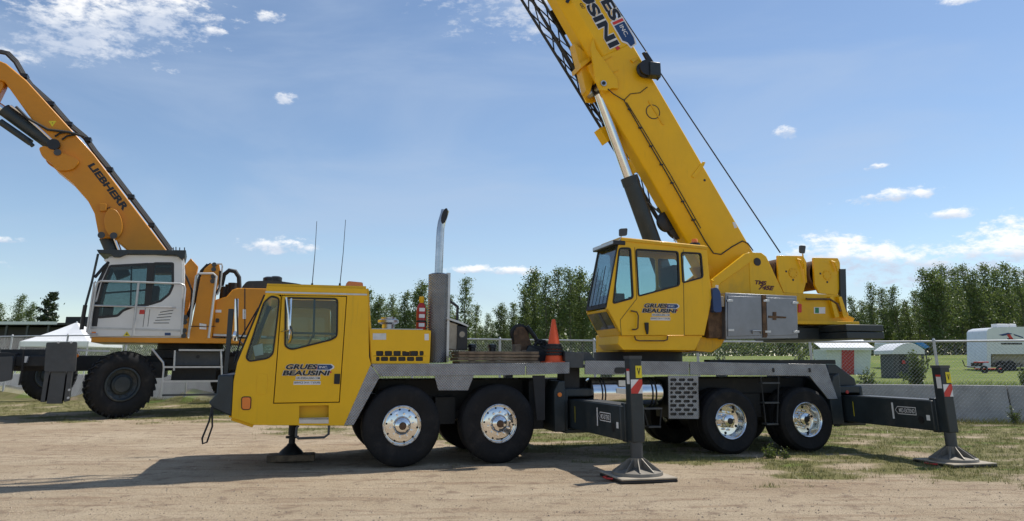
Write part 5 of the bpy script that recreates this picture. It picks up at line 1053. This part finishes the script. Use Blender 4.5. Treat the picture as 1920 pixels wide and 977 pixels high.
def bush(px, Y, row_top, row_bot, wpx, seed, label, n=900, leaf=.07, name='shrub', m=BLF):
    r = ray(px, 690); x = r.x / r.y * Y; z = gz(x, Y); rt2 = ray(px, row_top); h = EYE + rt2.z / rt2.y * Y - z; w = wpx / FPX * Y * .5; rg = random.Random(seed); rng = np.random.default_rng(seed); wood = MB(); pts = []
    for k in range(14):
        a = rg.uniform(0, 6.283); rr = w * rg.uniform(.2, 1); hh = h * rg.uniform(.5, 1.05) * (1 - .35 * (rr / w) ** 2); e = Vector((rr * math.cos(a), rr * math.sin(a), hh)); md = Vector((e.x * .35, e.y * .35, hh * .55)); wood.tube([Vector((e.x * .1, e.y * .1, -.05)), md, e], [.014, .01, .005], 4)
        for j in range(n // 14): f = rg.uniform(.18, 1.03); q = md.lerp(e, (f - .5) * 2) if f > .5 else Vector((e.x * .1, e.y * .1, 0)).lerp(md, f * 2); s = .09 * max(w, .4); pts.append((q.x + rg.gauss(0, s), q.y + rg.gauss(0, s), max(.02, q.z + rg.gauss(0, s))))
    t = thing(name, label, 'shrub', (x, Y, z)); me = wood.mesh('stem', 60); me.materials.append(BARK); link('stem', me, t); link('foliage', leaf_mesh('foliage', pts, leaf, rng, m), t); return t
bush(1716, 24.5, 656, 715, 62, 1, 'yellow green leafy shrub beside the arched shelter', 1500, .085)
bush(1622, 24.8, 690, 716, 40, 2, 'small leafy shrub in front of the white hut', 700, .075)
bush(1505, 29, 640, 668, 52, 3, 'leafy shrub below the aluminium tool box of the crane', 900, .09)
bush(1138, 29, 634, 672, 70, 4, 'leafy shrub behind the fence below the upper crane cab', 1500, .10)
bush(1355, 29, 648, 672, 34, 5, 'small leafy shrub right of the upper cab base', 700, .09)
bush(1885, 19.6, 757, 790, 26, 6, 'thin weed growing at the joint of the concrete barrier', 300, .05, 'weed')
bush(1915, 24, 690, 715, 30, 10, 'small green shrub at the right edge behind the barrier', 500, .08)
bush(1434, 12.75, 838, 866, 34, 7, 'small leafy weed in front of the rear crane wheels', 420, .035, 'weed')
bush(1458, 12.7, 842, 866, 20, 8, 'smaller weed just right of the leafy weed by the rear wheels', 240, .03, 'weed')
# grass: short blades where the soil is grown over, taller behind the barrier
rng = np.random.default_rng(3)
def blades(name, label, P_, hgt, wid, m):
    n = len(P_); P_ = np.array(P_); a = rng.uniform(0, 6.283, n); lean = rng.normal(size=(n, 2)) * .45; h = hgt * rng.uniform(.4, 1.3, n); w = wid * rng.uniform(.6, 1.3, n)
    dx = np.stack([np.cos(a) * w, np.sin(a) * w, np.zeros(n)], 1); tip = P_ + np.stack([lean[:, 0] * h, lean[:, 1] * h, h], 1)
    v = np.stack([P_ - dx, P_ + dx, tip], 1).reshape(-1, 3); me = bpy.data.meshes.new(name); me.vertices.add(3 * n); me.vertices.foreach_set('co', v.ravel()); me.loops.add(3 * n); me.loops.foreach_set('vertex_index', np.arange(3 * n)); me.polygons.add(n); me.polygons.foreach_set('loop_start', np.arange(0, 3 * n, 3)); me.polygons.foreach_set('loop_total', np.full(n, 3)); me.update(); me.validate(); me.materials.append(m)
    o = link(name, me); o['kind'] = 'stuff'; o['label'] = label; o['category'] = 'grass'; return o
pts = []; rg = random.Random(5)
while len(pts) < 95000:
    y = 7.8 + 20 * rg.random() ** 1.2; x = rg.uniform(-.72, .72) * y; c = cover(x, y)
    if beyond(x, y) > -.05 or c < .16 or rg.random() > c * c * 1.3: continue
    for _ in range(rg.randint(2, 9)): pts.append((x + rg.gauss(0, .03), y + rg.gauss(0, .03), gz(x, y) - .005))
blades('short_grass', 'patchy dry short grass growing on the dirt lot', pts, .055, .004, GRS)
pts = []
for _ in range(26000):
    s = rg.uniform(-28, 9); d = .35 + 11 * rg.random() ** 1.6; p = line_pt(s, d + .2); pts.append((p.x, p.y, gz(p.x, p.y) - .01))
blades('tall_grass', 'bright green tall grass on the bank behind the barrier', pts, .22, .011, GRD)
pts = []
for _ in range(9000):
    s = rg.uniform(-26, 9); p = line_pt(s, -.05 - abs(rg.gauss(0, .35))); pts.append((p.x, p.y, gz(p.x, p.y) - .01))
blades('fence_grass', 'rough weeds and grass along the foot of the fence', pts, .16, .007, GRS)
# gravel
gm = MB(); 
for _ in range(14000):
    y = 7.7 + 9 * rg.random() ** 1.5; x = rg.uniform(-.72, .72) * y
    if cover(x, y) > .6: continue
    r = .004 + .013 * rg.random() ** 5; z = gz(x, y); i = len(gm.v); a = rg.random() * 6
    gm.v += [(x + r * math.cos(a + q * 2.09) * rg.uniform(.7, 1.4), y + r * math.sin(a + q * 2.09) * rg.uniform(.7, 1.4), z - .002) for q in range(3)] + [(x + rg.uniform(-.3, .3) * r, y, z + r * rg.uniform(.5, .9))]
    gm.f += [(i, i + 1, i + 3), (i + 1, i + 2, i + 3), (i + 2, i, i + 3)]
me = bpy.data.meshes.new('gravel'); me.from_pydata(gm.v, [], gm.f); me.materials.append(mat('pebble', (.34, .27, .20), .9, 0, .35, 3)); o = struct(link('gravel', me), 'stuff'); o['label'] = 'small loose stones scattered over the dirt lot'; o['category'] = 'gravel'

# ------------------------------------------------------------------ far things on the field
def far(px, Y, deg=0): r = ray(px, 690); x = r.x / r.y * Y; return Frame(x, Y, gz(x, Y), deg)
F1 = far(1590, 50); hut = thing('white_hut', 'small white hut with red door and pale metal roof behind the fence', 'hut', F1.o)
q = lambda pts, v=0: F1.q(v, pts)
MB().prism(q([(1549, 655), (1634, 655), (1630, 720), (1552, 720)]), .0, 2.2).build('wall', mat('hut_paint', (.62, .66, .62), .6, 0, .06), hut, .02)
MB().prism(q([(1578, 656), (1601, 656), (1601, 720), (1578, 720)]), -.05, .0).build('door', RED, hut, .01)
for k in range(16):
    x0 = 1538 + k * 6.4; a = F1.V(x0, 653, -.35); b_ = F1.V(x0 + 5.9, 653, -.35); c = F1.V(x0, 638, 1.2); MB().slab([a, b_, Vector((b_.x, 1.2, c.z)), Vector((a.x, 1.2, c.z))], (0, 0, .04)).build('roof_sheet', STW, hut)
a, b_ = F1.V(1538, 655, -.36), F1.V(1640, 655, -.36); MB().box(a.x, b_.x, -.36, -.32, a.z - .05, a.z + .06).build('fascia_board', STW, hut)
F2 = far(1703, 40); sh = thing('arched_shelter', 'grey shelter with white arched roof behind the leafy shrub', 'shelter', F2.o)
q2 = lambda pts, v=0: F2.q(v, pts)
arch = [(1672 + 60 * k / 12, 660 - 17 * math.sin(math.pi * (k + .8) / 13.6)) for k in range(13)]
MB().prism(q2(arch + [(1732, 664), (1672, 664)]), -.1, 2.0).build('roof', STW, sh, .02); MB().prism(q2([(1681, 664), (1728, 664), (1728, 716), (1684, 716)]), .3, 1.8).build('wall', DGR, sh, .01)
for a in ([(1673, 664), (1676, 664), (1678, 718), (1675, 718)], [(1679, 664), (1684, 664), (1685, 718), (1681, 718)], [(1728, 664), (1732, 664), (1732, 716), (1729, 716)]): MB().prism(q2(a), -.05, .05).build('post', MGR, sh)
MB().prism(q2([(1696, 675), (1700, 676), (1702, 682), (1696, 682)]), .2, .28).build('red_flag', REDW, sh)
F3 = far(1735, 60); cn = thing('blue_canopy', 'bright blue sloping canopy right of the white arched roof', 'canopy', F3.o); MB().prism(F3.q(0, [(1708, 640), (1722, 641), (1737, 651), (1729, 654), (1712, 645)]), -.5, 1.5).build('cloth', mat('canopy_blue', (.05, .25, .6), .5), cn, .02)
for x in (1712, 1734): a = F3.V(x, 650, 0); MB().cyl((a.x, 0, 0), a, .05, None, 8).build('pole', MGR, cn)
F5 = far(1672, 62); vn = thing('white_van_trailer', 'small white box trailer left of the arched shelter', 'trailer', F5.o); MB().prism(rounded(F5.q(0, [(1661, 641), (1690, 641), (1690, 664), (1663, 664)]), .15), 0, 2).build('body', STW, vn, .05); a = F5.V(1668, 665, 0); MB().cyl((a.x, -.02, a.z), (a.x, .2, a.z), .33, None, 16).build('wheel', BLK, vn); MB().box(a.x - .5, a.x + 1.2, .3, .5, 0, a.z + .2).build('axle_frame', FRM, vn)
F4 = far(1850, 57, 1); cp = thing('camper_trailer', 'white camper trailer with dark swirl graphics and raised nose at the right', 'camper', F4.o, 1)
q4 = lambda pts, v=0: F4.q(v, pts)
side = q4([(1850, 622), (1853, 617), (1862, 614), (1990, 611), (2000, 622), (2000, 664), (1925, 664), (1858, 664), (1858, 690), (1851, 690)])
MB().prism(side, 0, 2.45).build('body', mat('camper_white', (.74, .74, .74), .3, 0, .04, 2, coat=.3), cp, .5).modifiers['bevel'].segments = 5
sd_ = q4([(1850, 621), (1850, 690)]); u0_ = sd_[0][0]
MB().box(u0_ - .03, u0_ - .005, .7, 1.25, sd_[1][1] + .15, sd_[1][1] + 2.0).build('rear_window', GLD, cp, .02) ; MB().box(u0_ - .04, u0_ - .01, 1.7, 1.95, sd_[1][1] + .2, sd_[0][1] - .5).build('rear_stripe', STN, cp)
for pts, m_ in (([(1872, 628), (1890, 624), (1899, 626), (1880, 630)], STN), ([(1887, 627), (1893, 626), (1900, 636), (1894, 637)], REDW), ([(1888, 634), (1910, 637), (1911, 639), (1890, 637)], STB), ([(1876, 643), (1916, 643), (1916, 646), (1878, 646)], STB), ([(1900, 626), (1918, 632), (1918, 634), (1902, 629)], STN)): MB().prism(q4(pts), -.02, 0).build('graphic', m_, cp)
for a_, b_ in (((.5, .9), (1.0, 1.6)), ((.9, 1.2), (.5, 1.1)), ((1.3, .6), (1.6, 1.5))): MB().slab([(u0_ - .02, a_[0], sd_[1][1] + a_[1]), (u0_ - .02, a_[0] + .12, sd_[1][1] + a_[1]), (u0_ - .02, b_[0] + .2, sd_[1][1] + b_[1]), (u0_ - .02, b_[0], sd_[1][1] + b_[1])], (-.01, 0, 0)).build('swirl', STN, cp)
for x, w in ((1866, 22), (1890, 13)): a = q4([(x, 612), (x + w, 612)], 1.0); MB().box(a[0][0], a[1][0], .8, 1.5, a[0][1] - .1, a[0][1] + .18).build('roof_vent', STW, cp, .05)
wz = sd_[1][1]
for x in (1880, 1897): a = F4.V(x, 690, .1); w = MB().lathe([(.2, 0), (.36, .0), (.38, .05), (.38, .2), (.36, .25), (.2, .25)], (a.x, .05, .38), 'y', 20).lathe([(.2, .05), (.001, .04)], (a.x, .05, .38), 'y', 20).build('wheel', BLK, cp)
MB().prism(q4([(1860, 662), (1990, 662), (1990, 689), (1860, 689)], .5), .5, 2.3).build('lower_body', CRM, cp)
a = F4.V(1940, 660, .3); MB().box(a.x - 4, a.x + .1, .5, 1.9, .35, .6).box(a.x - .1, a.x + .1, .3, .5, 0, 1.8).build('trailer_frame', FRM, cp)
r = ray(1845, 695); bx_ = Vector((r.x / r.y * 53, 53, 0)); bx_.z = gz(bx_.x, bx_.y)
ct = thing('red_cart', 'red cart and dark bicycle gear standing before the camper', 'cart', bx_); MB().box(-.3, 1.3, 0, .6, .28, .36).build('cart_bed', REDW, ct, .02); MB().box(-.3, .5, .1, .6, .72, .80).build('cart_seat', REDW, ct, .02)
for x in (0, 1.1): MB().lathe([(.14, 0), (.26, 0), (.28, .05), (.26, .1), (.14, .1)], (x, -.1, .28), 'y', 18).build('wheel', BLK, ct)
MB().tube([(-.4, .3, .4), (-1.1, .3, .5), (-1.2, .3, .9)], .04, 6).tube([(.1, .3, .4), (.1, .3, .75)], .04, 6).build('handle', STB, ct)
bk_ = thing('bicycle', 'dark bicycle leaning under the raised nose of the camper', 'bicycle', bx_ + Vector((3.2, .5, 0)))
for x in (0, 1.05): MB().tube([(x + .34 * math.cos(k * .393), 0, .34 + .34 * math.sin(k * .393)) for k in range(16)], .03, 6, True).build('wheel', BLK, bk_)
MB().tube([(0, 0, .34), (.35, 0, .8), (.85, 0, .82), (.45, 0, .34), (.35, 0, .8)], .025, 6).tube([(.45, 0, .34), (0, 0, .34)], .02, 6).tube([(1.05, 0, .34), (.85, 0, .95), (.95, 0, 1.0)], .025, 6).build('frame', STB, bk_); MB().box(.2, .45, -.05, .05, .86, .92).build('saddle', BLK, bk_)
# left: canopy tent and long dark stand
F6 = far(102, 46); tn_ = thing('canopy_tent', 'white peaked pop up canopy tent behind the fence at left', 'tent', F6.o)
pk = F6.V(103, 604, 2.0); el_, er_ = F6.V(38, 640, 0), F6.V(166, 638, 0); ze = el_.z; D2 = er_.x - el_.x; ctr = Vector(((el_.x + er_.x) / 2, D2 / 2, pk.z))
cs = [Vector((el_.x, 0, ze)), Vector((er_.x, 0, ze)), Vector((er_.x, D2, ze)), Vector((el_.x, D2, ze))]; roof = MB()
for k in range(4):
    A, B = cs[k], cs[(k + 1) % 4]; rows = []
    for j in range(7):
        f = j / 6; a_, b_ = A.lerp(ctr, f), B.lerp(ctr, f); sag = -.16 * math.sin(math.pi * f); rows.append((a_ + Vector((0, 0, sag * .4)), a_.lerp(b_, .5) + Vector((0, 0, sag)), b_ + Vector((0, 0, sag * .4))))
    for j in range(6): roof.quad(rows[j][0], rows[j][1], rows[j + 1][1], rows[j + 1][0]); roof.quad(rows[j][1], rows[j][2], rows[j + 1][2], rows[j + 1][1])
CANV = mat('white_canvas', (.78, .78, .78), .7, 0, .03, 3)
roof.build('roof_canvas', CANV, tn_, sharp=25); 
for k in range(4): A, B = cs[k], cs[(k + 1) % 4]; MB().slab([A, B, B - Vector((0, 0, .3)), A - Vector((0, 0, .3))], Vector((0, 0, 1)).cross(B - A).normalized() * .02).build('valance', CANV, tn_); MB().cyl((A.x, A.y, 0), A, .04, None, 8).build('leg', GAL, tn_)
MB().cyl((ctr.x, ctr.y, ctr.z - .3), (ctr.x, ctr.y, ctr.z + .05), .05, None, 8).build('peak_pole', GAL, tn_)
F7 = far(60, 95); gs = thing('grandstand', 'long low dark grandstand with white roof edge at far left', 'grandstand', F7.o)
a, b_ = F7.V(-140, 604, 0), F7.V(172, 604, 0); zr = a.z
MB().box(a.x, b_.x, 3.0, 9, 0, zr - .5).build('back_wall', STB, gs); MB().box(a.x, b_.x, -.5, 9.5, zr - .35, zr - .1).build('roof', STB, gs); MB().box(a.x, b_.x - 4, -.56, -.5, zr - .32, zr + .05).build('roof_edge', STW, gs)
for k in range(9): x = a.x + (b_.x - a.x) * k / 8; MB().box(x - .12, x + .12, -.2, .04, 0, zr - .35).build('column', MGR, gs)
for k in range(4): MB().box(a.x, b_.x, .1 + k * .7, .7 + k * .7, .55 + k * .4, .62 + k * .4).build('bench_row', MGR, gs)
c = F7.V(150, 597, 1); MB().box(c.x - 1.8, c.x + 1.3, 1, 5, zr - .1, c.z + .2).build('press_box', FRM, gs)

# undergrowth that closes the foot of the wood
rg = random.Random(31); pts = []
for _ in range(44000):
    px = rg.uniform(150, 2050); Y = 92 + rg.random() * 10; r = ray(px, 660); x = r.x / r.y * Y; hh = 2.6 + 1.3 * noise.noise((x * .22, Y * .2, 0)); pts.append((x, Y, gz(x, Y) + hh * rg.random() ** .8))
o = link('undergrowth', leaf_mesh('undergrowth', pts, .42, np.random.default_rng(5), AL)); o['kind'] = 'stuff'; o['label'] = 'dense dark undergrowth at the foot of the wood'; o['category'] = 'undergrowth'
